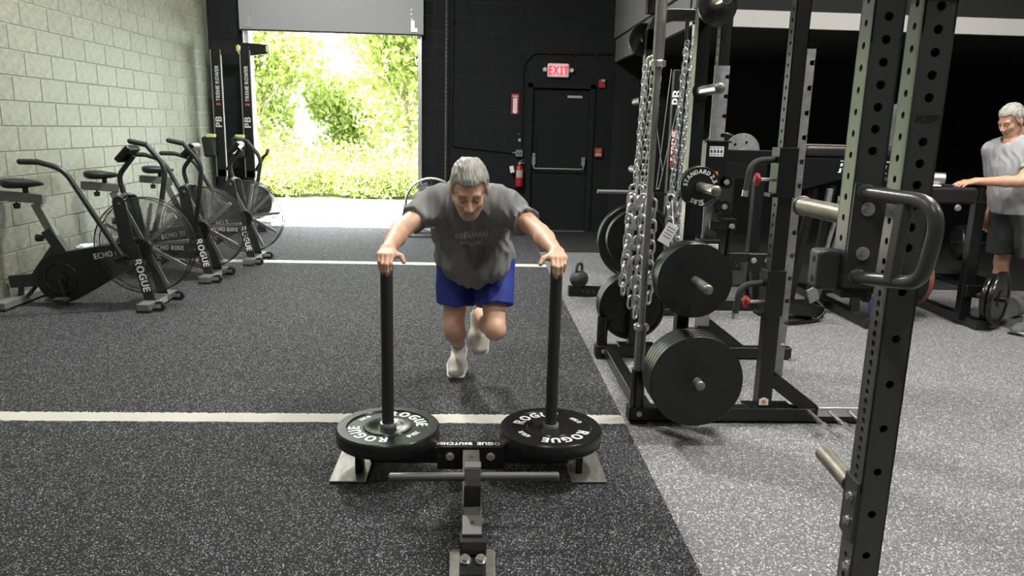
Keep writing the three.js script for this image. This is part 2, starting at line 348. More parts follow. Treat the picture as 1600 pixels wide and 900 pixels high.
// lamps under the ceiling
for (const [x, z, L] of LAMPS) {
  const t = thing('ceiling_lamp', 'square white panel lamp hung under the dark ceiling', 'lamp', [x, CEIL - 0.5, z], 0, 'panel lamps under the ceiling');
  mesh('housing', rb(0.56, 0.07, 0.56, 0, 0.042, 0), M.white, t);
  mesh('diffuser', bx(0.5, 0.008, 0.5, 0, 0.002, 0), new THREE.MeshStandardMaterial({ color: 0xffffff, emissive: LAMP_TINT, emissiveIntensity: 2.5, roughness: 0.6 }), t);
  for (const s of [-0.2, 0.2]) mesh('hanger', rod([0, 0.07, s], [0, 0.5, s], 0.004, 0.004, 6), M.zinc, t);
  const l = new THREE.RectAreaLight(LAMP_TINT, L * 3.12, 0.5, 0.5); l.position.set(x, CEIL - 0.5 - 0.006, z); l.rotation.x = -Math.PI / 2; scene.add(l);
}

// ---------- outside ----------
const ground = struct('ground', 'pale sunlit concrete apron outside the open doorway', 'ground');
mesh('apron', bx(60, 0.1, 4.3, 0, -0.052, ZB - 0.2 - 2.15), M.concrete, ground);
mesh('grass', bx(80, 0.1, 50, 0, -0.06, ZB - 4.5 - 25), std(0.06, 0.08, 0.02, 0.95), ground);
const leafGeo = (() => {
  const p = [0, 0, 0, 0.28, 0.45, 0.06, 0, 1, -0.08, -0.28, 0.45, 0.06], g = new THREE.BufferGeometry();
  g.setAttribute('position', new THREE.Float32BufferAttribute(p, 3)); g.setAttribute('uv', new THREE.Float32BufferAttribute([0.5, 0, 1, 0.5, 0.5, 1, 0, 0.5], 2)); g.setIndex([0, 1, 2, 0, 2, 3]); g.computeVertexNormals(); return g;
})();
const leafMat = new THREE.MeshPhysicalMaterial({ color: 0xffffff, roughness: 0.75, transmission: 0.45, thickness: 0, side: THREE.DoubleSide });
// leaves spread over the shells of a few blobs
function foliage(parent, blobs, n, size, tones) {
  const im = new THREE.InstancedMesh(leafGeo, leafMat, n); im.name = 'foliage'; im.userData.kind = 'stuff';
  const m = new THREE.Matrix4(), q = new THREE.Quaternion(), e = new THREE.Euler(), c = new THREE.Color();
  const w = blobs.map((b) => b[3] * b[4]), tot = w.reduce((a, b) => a + b, 0);
  for (let i = 0; i < n; i++) {
    let k = rnd() * tot, j = 0; while (k > w[j] && j < w.length - 1) { k -= w[j]; j++; }
    const [cx, cy, cz, rx, ry] = blobs[j], d = V(rr(-1, 1), rr(-1, 1), rr(-1, 1)).normalize(), r = Math.pow(rnd(), 0.35);
    e.set(rr(-3.1, 3.1), rr(-3.1, 3.1), rr(-3.1, 3.1)); q.setFromEuler(e); const s = size * rr(0.6, 1.35);
    m.compose(V(cx + d.x * rx * r, Math.max(0.03, cy + d.y * ry * r), cz + d.z * rx * r), q, V(s, s, s)); im.setMatrixAt(i, m);
    const t = tones[Math.floor(rnd() * tones.length)], k2 = rr(0.8, 1.2); im.setColorAt(i, c.setRGB(t[0] * k2, t[1] * k2, t[2] * k2));
  }
  parent.add(im);
}
const barkMat = std(0.3, 0.26, 0.2, 0.9);
function trunk(parent, h, r, branches) {
  const main = []; for (let i = 0; i <= 8; i++) main.push(V(0.12 * Math.sin(i * 0.9) * (i / 8), (h * i) / 8, 0.1 * Math.cos(i) * (i / 8)));
  mesh('trunk', sweep(main, (t) => r * (1 - 0.7 * t), 8), barkMat, parent);
  for (let b = 0; b < branches; b++) {
    const y = h * rr(0.35, 0.85), a = rr(0, 6.28), L = rr(0.8, 2.0) , p = [];
    for (let i = 0; i <= 5; i++) { const t = i / 5; p.push(V(Math.cos(a) * L * t, y + L * 0.6 * t + 0.1 * Math.sin(t * 5), Math.sin(a) * L * t)); }
    mesh('branch', sweep(p, (t) => r * 0.4 * (1 - 0.8 * t), 6), barkMat, parent);
  }
}
const LEAF = [[0.27, 0.36, 0.05], [0.32, 0.4, 0.08], [0.22, 0.3, 0.04], [0.36, 0.41, 0.12]];   // one mixed spring green for all plants
// [x, z, height, crown radius, leaves, label]
for (const [x, z, h, r, n, label] of [
  [-1.7, -18.5, 6.6, 1.9, 9000, 'tall leafy tree rising behind the shrubs near the jamb with the floor fan'],
  [-0.2, -17.8, 6.0, 1.7, 6000, 'bushy tree half hidden by the door jamb with the floor fan'],
  [-5.7, -20.5, 4.5, 1.6, 9000, 'round green tree standing between the stored rowers and the sky gap'],
  [-3.75, -22.5, 3.3, 1.5, 8000, 'green tree under the gap of open sky'],
  [-7.4, -21.5, 6.4, 1.9, 6000, 'tall tree half hidden by the stored rowers'],
  [-1.6, -25, 7.0, 2.0, 7000, 'distant tree rising behind the others outside']]) {
  const t = thing('tree', label, 'tree', [x, 0, z], 0, 'trees outside the doorway');
  trunk(t, h * 0.75, 0.13, 5);
  const bl = []; for (let i = 0; i < 9; i++) { const a = i * 2.4, q = Math.sqrt(i / 9) * r * 0.75; bl.push([Math.cos(a) * q, h * rr(0.42, 0.86), Math.sin(a) * q, r * rr(0.4, 0.6), r * rr(0.34, 0.55)]); }
  bl.push([0, h * 0.3, 0, r * 0.7, h * 0.2]);
  foliage(t, bl, n, 0.17, LEAF);
}
[[-5.2, -16.4, 0.75], [-4.2, -16.0, 0.6], [-3.3, -16.5, 0.85], [-2.3, -16.0, 0.75], [-1.4, -16.2, 0.9], [-6.3, -17, 0.9], [-4.7, -18.4, 1.25], [-3.0, -18.6, 1.2], [-1.0, -17.2, 1.3], [-6.0, -18.8, 1.3]].forEach(([x, z, s], i) => {
  const t = thing('shrub', i < 6 ? 'low sunlit shrub along the far edge of the apron' : 'taller shrub behind the low shrubs outside', 'shrub', [x, 0, z], 0, i < 6 ? 'low shrubs outside the doorway' : 'taller shrubs outside the doorway');
  for (let k = 0; k < 4; k++) mesh('stem', rod([0, 0, 0], [rr(-0.3, 0.3), s * 0.8, rr(-0.3, 0.3)], 0.012, 0.005, 5), barkMat, t);
  foliage(t, [[0, s * 0.5, 0, s * 0.75, s * 0.5], [s * 0.5, s * 0.35, 0.1, s * 0.5, s * 0.36], [-s * 0.5, s * 0.4, 0, s * 0.5, s * 0.4]], 2200, 0.1, LEAF);
});

// ---------- things on the back wall ----------
const WZ = ZB + 0.0;   // wall face
{
  const t = thing('exit_sign', 'white exit sign with glowing red letters and two lamp heads above the exit door', 'sign', [1.165, 2.345, WZ]);
  mesh('housing', rb(0.32, 0.2, 0.06, 0, 0, 0.035, 0.03, 3), M.white, t);
  const lm = new THREE.MeshStandardMaterial({ color: lin(0.5, 0.02, 0.04), emissive: lin(1, 0.035, 0.09), emissiveIntensity: 1.15, roughness: 0.5 });
  mesh('sign_letters', text('EXIT', 0.122, 0.004, { stretch: 0.8 }).translate(0, 0, 0.066), lm, t);
  for (const s of [-1, 1]) {
    const h = mesh('lamp_head', [new THREE.SphereGeometry(0.035, 16, 10).scale(1, 1, 0.8).translate(s * 0.195, 0.008, 0.04), rod([s * 0.14, 0.005, 0.03], [s * 0.18, 0.005, 0.03], 0.014)], M.exitBody, t);
    mesh('lamp_lens', new THREE.CylinderGeometry(0.026, 0.026, 0.006, 14).rotateX(Math.PI / 2).translate(s * 0.195, 0.008, 0.068), M.zinc, h);
  }
  const l = new THREE.PointLight(lin(1, 0.08, 0.1), 0.04); l.position.set(1.165, 2.345, WZ + 0.12); scene.add(l);
}
{
  const t = thing('fire_extinguisher', 'red fire extinguisher with a white label hung beside the exit door', 'extinguisher', [0.635, 0.67, WZ + 0.09]);
  mesh('cylinder', lathe([[0, 0], [0.05, 0], [0.058, 0.008], [0.058, 0.25], [0.05, 0.285], [0.026, 0.31], [0.02, 0.325], [0, 0.325]], 24), M.red, t);
  mesh('label', new THREE.CylinderGeometry(0.0588, 0.0588, 0.11, 20, 1, true, -0.9, 1.9).translate(0, 0.19, 0), M.exitBody, t);
  const v = mesh('valve', [rod([0, 0.32, 0], [0, 0.355, 0], 0.017), bx(0.03, 0.03, 0.04, 0, 0.345, 0)], M.zinc, t);
  mesh('lever', [beam([0, 0.355, 0], [0.075, 0.345, 0.01], 0.018, 0.006), beam([0, 0.37, 0], [0.07, 0.4, 0.01], 0.018, 0.006)], M.zinc, v);
  mesh('hose', sweep([V(-0.01, 0.345, 0.01), V(-0.05, 0.34, 0.02), V(-0.075, 0.29, 0.02), V(-0.07, 0.2, 0.02)], 0.009, 8), M.rubberBlack, t);
  mesh('tag_card', [rb(0.06, 0.1, 0.003, -0.06, 0.27, 0.045, 0.001).rotateZ(0.2)], M.white, t);
  mesh('bracket', bx(0.04, 0.06, 0.05, 0, 0.29, -0.065), M.ink, t);
}
{
  const t = thing('extinguisher_sign', 'tall red and white fire arrow sign on the black wall', 'sign', [0.553, 1.863, WZ]);
  mesh('plate', rb(0.115, 0.29, 0.004, 0, 0, 0.004, 0.001), M.red, t);
  mesh('sign_letters', text('FIRE', 0.028, 0.001).translate(0, 0.105, 0.0066), M.white, t);
  mesh('white_field', bx(0.06, 0.2, 0.001, 0, -0.02, 0.0066), M.white, t);
  const letters = 'EXTINGUISHER'.split('').map((c, i) => text(c, 0.012, 0.001).translate(0, 0.07 - i * 0.0145, 0.0074));
  mesh('print', letters, M.red, t);
  mesh('arrow', extrude(outline([[-0.045, 0], [0.045, 0], [0, -0.03]]), 0.002).translate(0, -0.112, 0.0072), M.white, t);
}
{
  const t = thing('alarm_pull_station', 'red fire alarm pull box on the wall right of the exit door', 'alarm', [1.804, 1.19, WZ]);
  mesh('case', rb(0.115, 0.14, 0.05, 0, 0, 0.025, 0.006), M.alarmRed, t);
  mesh('pull_handle', rb(0.09, 0.035, 0.012, 0, -0.03, 0.054, 0.003), M.exitBody, t);
  mesh('lettering', [text('FIRE', 0.026, 0.001).translate(0, 0.032, 0.0505), text('PULL', 0.018, 0.001).translate(0, 0.003, 0.0505)], M.exitBody, t);
}
{
  const t = thing('alarm_strobe', 'small red alarm strobe with a clear lens high beside the exit door', 'alarm', [1.812, 2.18, WZ]);
  mesh('case', rb(0.095, 0.12, 0.045, 0, 0, 0.022, 0.006), M.alarmRed, t);
  mesh('lens', rb(0.05, 0.035, 0.03, 0.012, 0.04, 0.055, 0.006), M.exitBody, t);
}
{
  const t = thing('switch_box', 'grey metal electrical box with a conduit stub above the extinguisher', 'electrical box', [0.63, 1.155, WZ]);
  mesh('box', rb(0.1, 0.1, 0.055, 0, 0, 0.028, 0.004), M.grayPaint, t);
  for (const s of [-1, 1]) mesh('toggle', bx(0.012, 0.03, 0.02, s * 0.018, 0, 0.062), M.ink, t);
  mesh('stub', rod([-0.1, 0.002, 0.02], [-0.05, 0.002, 0.02], 0.011), M.grayPaint, t);
}
{
  const t = thing('door_sensor', 'tiny white sensor box above the electrical box', 'sensor', [0.632, 1.345, WZ]);
  mesh('case', rb(0.04, 0.045, 0.025, 0, 0, 0.013, 0.004), M.exitBody, t);
  mesh('eye', new THREE.SphereGeometry(0.01, 10, 8).translate(-0.01, 0.085, 0.008), M.exitBody, t);
}
{
  const t = thing('conduit', 'black painted conduit pipe running over the exit door', 'pipe', [0, 0, WZ]);
  mesh('pipe', bent([[0.66, 1.21, 0.02], [0.655, 2.42, 0.02], [0.8, 2.58, 0.02], [1.95, 2.6, 0.02]], 0.012, 0.08), M.darkWall, t);
  for (const x of [1.05, 1.4, 1.7]) mesh('clamp', rb(0.03, 0.06, 0.03, x, 2.585, 0.018), M.black, t);
}
{
  const t = thing('conduit', 'black painted conduit running along the wall from the doorway to the electrical box', 'pipe', [0, 0, WZ]);
  mesh('pipe', bent([[-0.36, 3.4, 0.018], [-0.365, 1.235, 0.018], [0.52, 1.16, 0.018]], 0.011, 0.08), M.darkWall, t);
  for (const y of [1.7, 2.4, 3.0]) mesh('clamp', rb(0.05, 0.02, 0.025, -0.36, y, 0.014), M.black, t);
}
{ // hoist chain of the overhead door
  const t = thing('hoist_chain', 'thin steel hoist chain hanging beside the overhead doorway', 'chain', [-0.445, 0, ZB + 0.2]);
  const g = linkGeo(0.0045, 0.009, 0.02);
  const gs = []; for (let y = 0.62, i = 0; y < 4.4; y += 0.03, i++) gs.push(g.clone().rotateY(i & 1 ? Math.PI / 2 : 0).translate(0, y, 0));
  mesh('strand', gs, std(0.16, 0.14, 0.11, 0.5, 0.6), t);
  mesh('top_bracket', [bx(0.05, 0.06, 0.2, 0, 4.42, -0.1)], M.black, t);
}
function linkGeo(r, halfW, halfL, n = 6) {      // one oval chain link standing along y in the xy plane
  const p = []; const k = 6;
  for (let i = 0; i <= k; i++) { const a = (i / k) * Math.PI; p.push(V(Math.cos(a) * halfW, halfL - halfW + Math.sin(a) * halfW, 0)); }
  for (let i = 0; i <= k; i++) { const a = Math.PI + (i / k) * Math.PI; p.push(V(Math.cos(a) * halfW, -(halfL - halfW) + Math.sin(a) * halfW, 0)); }
  return sweep(p, r, n, false, true);
}
// drum fan on the floor by the doorway
{
  const t = thing('floor_fan', 'round wire-caged floor fan standing by the right door jamb', 'fan', [-0.62, 0, -10.55]);
  const ring = (r, z, w) => new THREE.TorusGeometry(r, w, 6, 40).translate(0, 0.44, z);
  mesh('cage_rim', [ring(0.36, -0.08, 0.012), ring(0.36, 0.08, 0.012)], M.alu, t);
  const wires = []; for (let k = 1; k < 12; k++) for (const s of [-1, 1]) wires.push(ring(0.03 * k, s * (0.08 + 0.03 * (1 - k / 12)), 0.0018));
  for (let k = 0; k < 12; k++) { const a = (k / 12) * Math.PI * 2; for (const s of [-1, 1]) wires.push(rod([0, 0.44, s * 0.11], [Math.cos(a) * 0.36, 0.44 + Math.sin(a) * 0.36, s * 0.08], 0.0025, 0.0025, 5)); wires.push(rod([Math.cos(a) * 0.36, 0.44 + Math.sin(a) * 0.36, -0.08], [Math.cos(a) * 0.36, 0.44 + Math.sin(a) * 0.36, 0.08], 0.0025, 0.0025, 5)); }
  mesh('cage', wires, M.powder, t);
  mesh('motor', new THREE.CylinderGeometry(0.07, 0.07, 0.12, 18).rotateX(Math.PI / 2).translate(0, 0.44, -0.03), M.powder, t);
  for (let k = 0; k < 3; k++) mesh('blade', extrude(outline([[0.05, -0.03], [0.3, -0.1], [0.32, 0.06], [0.05, 0.05]]), 0.004).rotateX(0.35).rotateZ((k * Math.PI * 2) / 3).translate(0, 0.44, 0.01), M.grayPaint, t);
  for (const s of [-1, 1]) mesh('stand_leg', bent([[s * 0.38, 0.44, 0], [s * 0.38, 0.025, 0], [s * 0.38, 0.02, 0.3]], 0.013, 0.05), M.powder, t);
  mesh('stand_bar', [rod([-0.38, 0.02, 0.28], [0.38, 0.02, 0.28], 0.012), rod([-0.38, 0.03, -0.02], [0.38, 0.03, -0.02], 0.012)], M.powder, t);
}
// rowers stored upright on their ends against the dark wall left of the doorway
function rower(x, z, label) {
  const t = thing('rowing_machine', label, 'rower', [x, 0, z], 0, 'rowers stored upright by the doorway');
  mesh('rail', [rb(0.12, 1.75, 0.09, 0, 1.62, 0, 0.012)], M.powder, t);
  mesh('rail_edge', [bx(0.012, 1.7, 0.012, 0.066, 1.6, 0.04), bx(0.012, 1.7, 0.012, -0.066, 1.6, 0.04)], M.alu, t);
  const tx = new THREE.Group();
  const put = (g) => g.rotateZ(Math.PI / 2);
  mesh('lettering', [put(text('PB', 0.085, 0.002, { stretch: 1.15 })).translate(-0.005, 1.5, 0.0455), put(text('E TREME ROWER', 0.05, 0.002)).translate(0.005, 1.985, 0.0455)], std(0.55, 0.55, 0.55, 0.5), t);
  mesh('logo_letter', [put(text('X', 0.05, 0.002)).translate(0.005, 1.735, 0.0465)], M.red, t);
  mesh('end_bracket', [extrude(outline([[-0.06, -0.02], [0.06, -0.12], [0.3, -0.09], [0.3, 0.03], [-0.06, 0.05]]), 0.06, 0.004).translate(0.0, 2.5, 0)], M.powder, t);
  mesh('end_cap', rb(0.045, 0.08, 0.08, 0.3, 2.475, 0, 0.01), M.lime, t);
  mesh('foot_block', rb(0.3, 0.12, 0.3, 0.06, 0.06, 0, 0.02), M.powder, t);
  mesh('flywheel_housing', new THREE.CylinderGeometry(0.24, 0.24, 0.16, 28).rotateX(Math.PI / 2).translate(0.05, 0.42, 0), M.powder, t);
  mesh('frame_link', beam([0, 0.4, 0], [0, 0.85, 0], 0.1, 0.09), M.powder, t);
  mesh('footplate', [rb(0.16, 0.28, 0.09, -0.02, 1.17, 0.09, 0.03).rotateZ(0.1)], M.rubberBlack, t);
  mesh('foot_strap', rb(0.12, 0.05, 0.1, -0.1, 1.31, 0.1, 0.015), M.lime, t);
  mesh('hook_bar', [bent([[0.08, 0.85, 0.1], [0.2, 1.05, 0.12], [0.24, 1.08, 0.12], [0.26, 1.15, 0.1]], 0.012, 0.04), bent([[0.12, 0.85, 0.16], [0.24, 1.05, 0.18], [0.28, 1.08, 0.18], [0.3, 1.15, 0.16]], 0.012, 0.04)], M.powder, t);
}
rower(-3.54, -10.72, 'upright stored rowing machine against the pale block wall');
rower(-3.13, -10.66, 'upright stored rowing machine at the edge of the bright doorway');

// ---------- air bikes along the left wall: u runs from the rear foot to the front foot ----------
function airBike(x, z, label, phase) {
  const t = thing('air_bike', label, 'exercise bike', [x, 0, z], 0, 'air bikes along the block wall');
  const B = M.bikeFrame, G = M.bikeGrey;
  const rs = mesh('rear_stabilizer', [rb(0.1, 0.055, 0.6, 0, 0.05, 0, 0.006)], G, t);
  for (const s of [-1, 1]) mesh('foot_pad', rb(0.11, 0.03, 0.06, 0, 0.016, s * 0.27, 0.005), M.rubberBlack, rs);
  const fs = mesh('front_stabilizer', [rb(0.1, 0.055, 0.56, 1.09, 0.05, 0, 0.006)], G, t);
  mesh('lettering', text('ROGUE', 0.045, 0.0012).rotateY(Math.PI / 2).translate(1.1405, 0.05, 0.02), M.white, fs);
  for (const s of [-1, 1]) {
    mesh('foot_pad', rb(0.11, 0.03, 0.06, 1.09, 0.016, s * 0.25, 0.005), M.rubberBlack, fs);
    const w = mesh('transport_wheel', new THREE.CylinderGeometry(0.042, 0.042, 0.028, 20).rotateX(Math.PI / 2).translate(1.19, 0.045, s * 0.2), M.rubberBlack, t);
    mesh('wheel_fork', [bx(0.09, 0.03, 0.006, 1.16, 0.05, s * 0.2 + 0.02), bx(0.09, 0.03, 0.006, 1.16, 0.05, s * 0.2 - 0.02), rod([1.19, 0.045, s * 0.2 - 0.025], [1.19, 0.045, s * 0.2 + 0.025], 0.01)], M.alu, w);
  }
  // frame
  mesh('lower_beam', [beam([-0.06, 0.19, 0], [0.5, 0.24, 0], 0.07, 0.1), beam([0.02, 0.17, 0], [0.0, 0.07, 0], 0.06, 0.02), beam([0.16, 0.19, 0], [0.06, 0.07, 0], 0.05, 0.02)], B, t);
  mesh('seat_tube', [beam([0.46, 0.3, 0], [0.27, 0.62, 0], 0.075, 0.085), beam([0.14, 0.22, 0], [0.35, 0.5, 0], 0.06, 0.08)], B, t);
  mesh('seat_post', [beam([0.32, 0.56, 0], [0.2, 0.83, 0], 0.055, 0.065)], G, t);
  const sl = mesh('seat_slider', [beam([-0.08, 0.885, 0], [0.27, 0.865, 0], 0.06, 0.075)], G, t);
  mesh('knob', [new THREE.CylinderGeometry(0.028, 0.024, 0.04, 14).translate(0.05, 0.805, 0), rod([0.05, 0.82, 0], [0.05, 0.86, 0], 0.008)], M.rubberBlack, sl);
  mesh('knob', [new THREE.CylinderGeometry(0.03, 0.026, 0.045, 14).rotateZ(Math.PI / 2).translate(0.2, 0.55, 0), rod([0.2, 0.55, 0], [0.28, 0.57, 0], 0.009)], M.rubberBlack, t);
  { // saddle: wide at the back, narrow nose
    const g = new THREE.SphereGeometry(1, 28, 18), p = g.attributes.position;
    for (let i = 0; i < p.count; i++) {
      let X = p.getX(i), Y = p.getY(i), Z = p.getZ(i); const k = (X + 1) / 2, w = 0.125 * (1 - 0.72 * THREE.MathUtils.smoothstep(k, 0.2, 0.85));
      const yy = Math.sign(Y) * Math.pow(Math.abs(Y), 0.6); p.setXYZ(i, 0.115 + X * 0.165, 0.985 + yy * (Y > 0 ? 0.042 - 0.02 * k : 0.066 - 0.046 * k) + 0.01 * (1 - k), Z * w);
    }
    g.computeVertexNormals(); const s = mesh('saddle', g, M.vinyl, t);
    mesh('saddle_clamp', rod([0.13, 0.9, 0], [0.13, 0.95, 0], 0.022), M.powder, s);
  }
  // chain guard: hull of two circles
  {
    const sh = new THREE.Shape(); const c1 = [0.37, 0.235, 0.205], c2 = [1.0, 0.47, 0.085];
    const ax = c2[0] - c1[0], ay = c2[1] - c1[1], d = Math.hypot(ax, ay), base = Math.atan2(ay, ax), off = Math.acos((c1[2] - c2[2]) / d);
    sh.absarc(c1[0], c1[1], c1[2], base + off, base - off + Math.PI * 2, false); sh.absarc(c2[0], c2[1], c2[2], base - off, base + off, false); sh.closePath();
    const cg = mesh('chain_guard', extrude(sh, 0.12, 0.008, 20), M.powder, t);
    mesh('lettering', text('ECHO BIKE', 0.045, 0.0015).rotateZ(0.2).translate(0.79, 0.445, 0.061), M.white, cg);
    mesh('crank_disc', [new THREE.TorusGeometry(0.125, 0.008, 6, 32).translate(c1[0], c1[1], 0.062), new THREE.CylinderGeometry(0.05, 0.05, 0.02, 20).rotateX(Math.PI / 2).translate(c1[0], c1[1], 0.066)], M.gloss, cg);
  }
  for (const s of [-1, 1]) {
    const ca = phase + (s > 0 ? 0 : Math.PI), px = 0.37 + 0.17 * Math.sin(ca), py = 0.235 - 0.16 * Math.cos(ca);
    const c = mesh('crank_arm', beam([0.37, 0.235, s * 0.09], [px, py, s * 0.1], 0.03, 0.014), M.powder, t);
    mesh('pedal', [rb(0.1, 0.025, 0.09, px, py, s * 0.155, 0.006), rod([px, py, s * 0.09], [px, py, s * 0.2], 0.008)], M.rubberBlack, c);
  }
  // front struts with lettering on the side that shows
  for (const s of [-1, 1]) {
    const f = mesh('front_strut', beam([0.985, 0.52, s * 0.125], [1.09, 0.06, s * 0.125], 0.012, 0.085), B, t);
    const a = Math.atan2(0.105, 0.46);
    mesh('lettering', text('ROGUE', 0.058, 0.0012, { stretch: 1.08 }).rotateZ(-Math.PI / 2 + a).rotateY(s > 0 ? 0 : Math.PI).translate(1.043, 0.28, s * 0.1322), M.white, f);
  }
  // fan
  const fx = 1.03, fy = 0.505, R = 0.385;
  const ringAt = (r, w, q) => new THREE.TorusGeometry(r, q, 4, 56).translate(fx, fy, w);
  const wires = []; for (let k = 4; k < 34; k++) { const r = (R * k) / 34, w = 0.045 + 0.05 * Math.sqrt(1 - (k / 34) ** 2); wires.push(ringAt(r, w, 0.0014), ringAt(r, -w, 0.0014)); }
  for (let k = 0; k < 24; k++) { const a = (k / 24) * Math.PI * 2, c = Math.cos(a), q = Math.sin(a); for (const s of [-1, 1]) wires.push(rod([fx + c * 0.05, fy + q * 0.05, s * 0.095], [fx + c * 0.28, fy + q * 0.28, s * 0.08], 0.0012, 0.0012, 4), rod([fx + c * 0.28, fy + q * 0.28, s * 0.08], [fx + c * R, fy + q * R, s * 0.045], 0.0012, 0.0012, 4)); }
  const cage = mesh('fan_guard', wires, std(0.12, 0.12, 0.12, 0.35, 0.6), t);
  mesh('guard_rim', [ringAt(R, 0.045, 0.005), ringAt(R, -0.045, 0.005)], M.bikeFrame, cage);
  mesh('lettering', text('ECHO BIKE', 0.036, 0.0012).translate(fx + 0.22, fy + 0.0, 0.094), std(0.4, 0.4, 0.4, 0.5), cage);
  for (const s of [-1, 1]) mesh('fan_hub', new THREE.CylinderGeometry(0.07, 0.075, 0.02, 28).rotateX(Math.PI / 2).translate(fx, fy, s * 0.105), M.powder, t);
  for (let k = 0; k < 10; k++) { const a = (k / 10) * Math.PI * 2 + 0.12; mesh('fan_blade', beam([fx + Math.cos(a) * 0.05, fy + Math.sin(a) * 0.05, 0], [fx + Math.cos(a) * 0.35, fy + Math.sin(a) * 0.35, 0], 0.012, 0.03, 0.003).translate(0, 0, 0), M.alu, t); }
  // yoke plates up the sides of the fan and over its top
  for (const s of [-1, 1]) {
    const sh = new THREE.Shape(); sh.absarc(0.9, 0.86, 0.05, 0, Math.PI, false); sh.absarc(0.95, 0.47, 0.06, Math.PI, Math.PI * 2, false); sh.closePath();
    mesh('side_yoke', extrude(sh, 0.012, 0.002).translate(0, 0, s * 0.118), B, t);
  }
  mesh('yoke_bridge', [sweep([V(0.9, 0.84, 0.118), V(0.9, 0.9, 0.1), V(0.9, 0.915, 0), V(0.9, 0.9, -0.1), V(0.9, 0.84, -0.118)], 0.018, 8)], B, t);
  // console
  const mast = mesh('console_mast', bent([[0.9, 0.88, 0], [0.86, 1.06, 0], [0.99, 1.22, 0]], 0.02, 0.06), B, t);
  const con = mesh('console', [rb(0.05, 0.15, 0.2, 0, 0, 0, 0.012).rotateZ(-0.75).translate(0.945, 1.235, 0)], M.powder, mast);
  mesh('console_screen', rb(0.006, 0.1, 0.13, -0.027, 0, 0, 0.002).rotateZ(-0.75).translate(0.945, 1.235, 0), M.gloss, con);
  // moving handle arms: [pivot, bend, grip end]
  for (const [s, k] of [[1, phase > 2 ? 1 : 0], [-1, phase > 2 ? 0 : 1]]) {
    const P = k ? [[0.99, 0.44, s * 0.17], [1.08, 0.82, s * 0.24], [1.13, 1.12, s * 0.26], [0.98, 1.3, s * 0.27], [0.93, 1.31, s * 0.27]] : [[0.92, 0.43, s * 0.17], [0.72, 0.85, s * 0.24], [0.58, 1.12, s * 0.26], [0.4, 1.17, s * 0.27], [0.27, 1.17, s * 0.27]];
    const tubeP = P.slice(0, 4);
    const h = mesh('handle_arm', bent(tubeP, 0.021, 0.09), B, t);
    const e = V(...P[3]), d = V(...P[4]).sub(e).normalize(), q = e.clone().addScaledVector(d, 0.13);
    const g1 = mesh('grip', [rod([e.x, e.y, e.z], [q.x, q.y, q.z], 0.022), new THREE.SphereGeometry(0.022, 12, 8).translate(q.x, q.y, q.z)], M.grip, h);
    mesh('linkage', [rod([P[0][0] - 0.06, P[0][1] - 0.02, s * 0.17], [P[0][0] + 0.05, P[0][1] + 0.02, s * 0.19], 0.018), rod([P[0][0], P[0][1], s * 0.12], [P[0][0], P[0][1], s * 0.2], 0.014)], M.powder, h);
    mesh('foot_peg', [rod([0.99, 0.4, s * 0.13], [0.99, 0.4, s * 0.26], 0.014)], M.powder, t);
  }
  return t;
}
airBike(-3.7, -6.12, 'air bike with its seat and handles closest to the crumpled white cloth', 0.2);
airBike(-3.62, -7.24, 'air bike standing between the two others along the block wall', 3.4);
airBike(-3.5, -8.2, 'air bike in front of the stored rowers beside the doorway', 0.9);
{ // crumpled cloth lying on the first bike's guard
  const g = new THREE.IcosahedronGeometry(1, 5), p = g.attributes.position;
  for (let i = 0; i < p.count; i++) { const x = p.getX(i), y = p.getY(i), z = p.getZ(i), k = 1 + 0.35 * N3(x * 2.3, y * 2.3, z * 2.3) + 0.2 * N3(x * 5 + 3, y * 5, z * 5); p.setXYZ(i, x * k * 0.085, y * k * 0.035, z * k * 0.055); }
  const gg = mergeVertices(g.deleteAttribute('normal') && g); gg.computeVertexNormals();
  const o = mesh('crumpled_cloth', gg, std(0.75, 0.78, 0.85, 0.9), null); o.position.set(-3.13, 0.475, -6.13); tag(o, 'crumpled white cloth lying on top of an air bike chain guard', 'cloth');
}

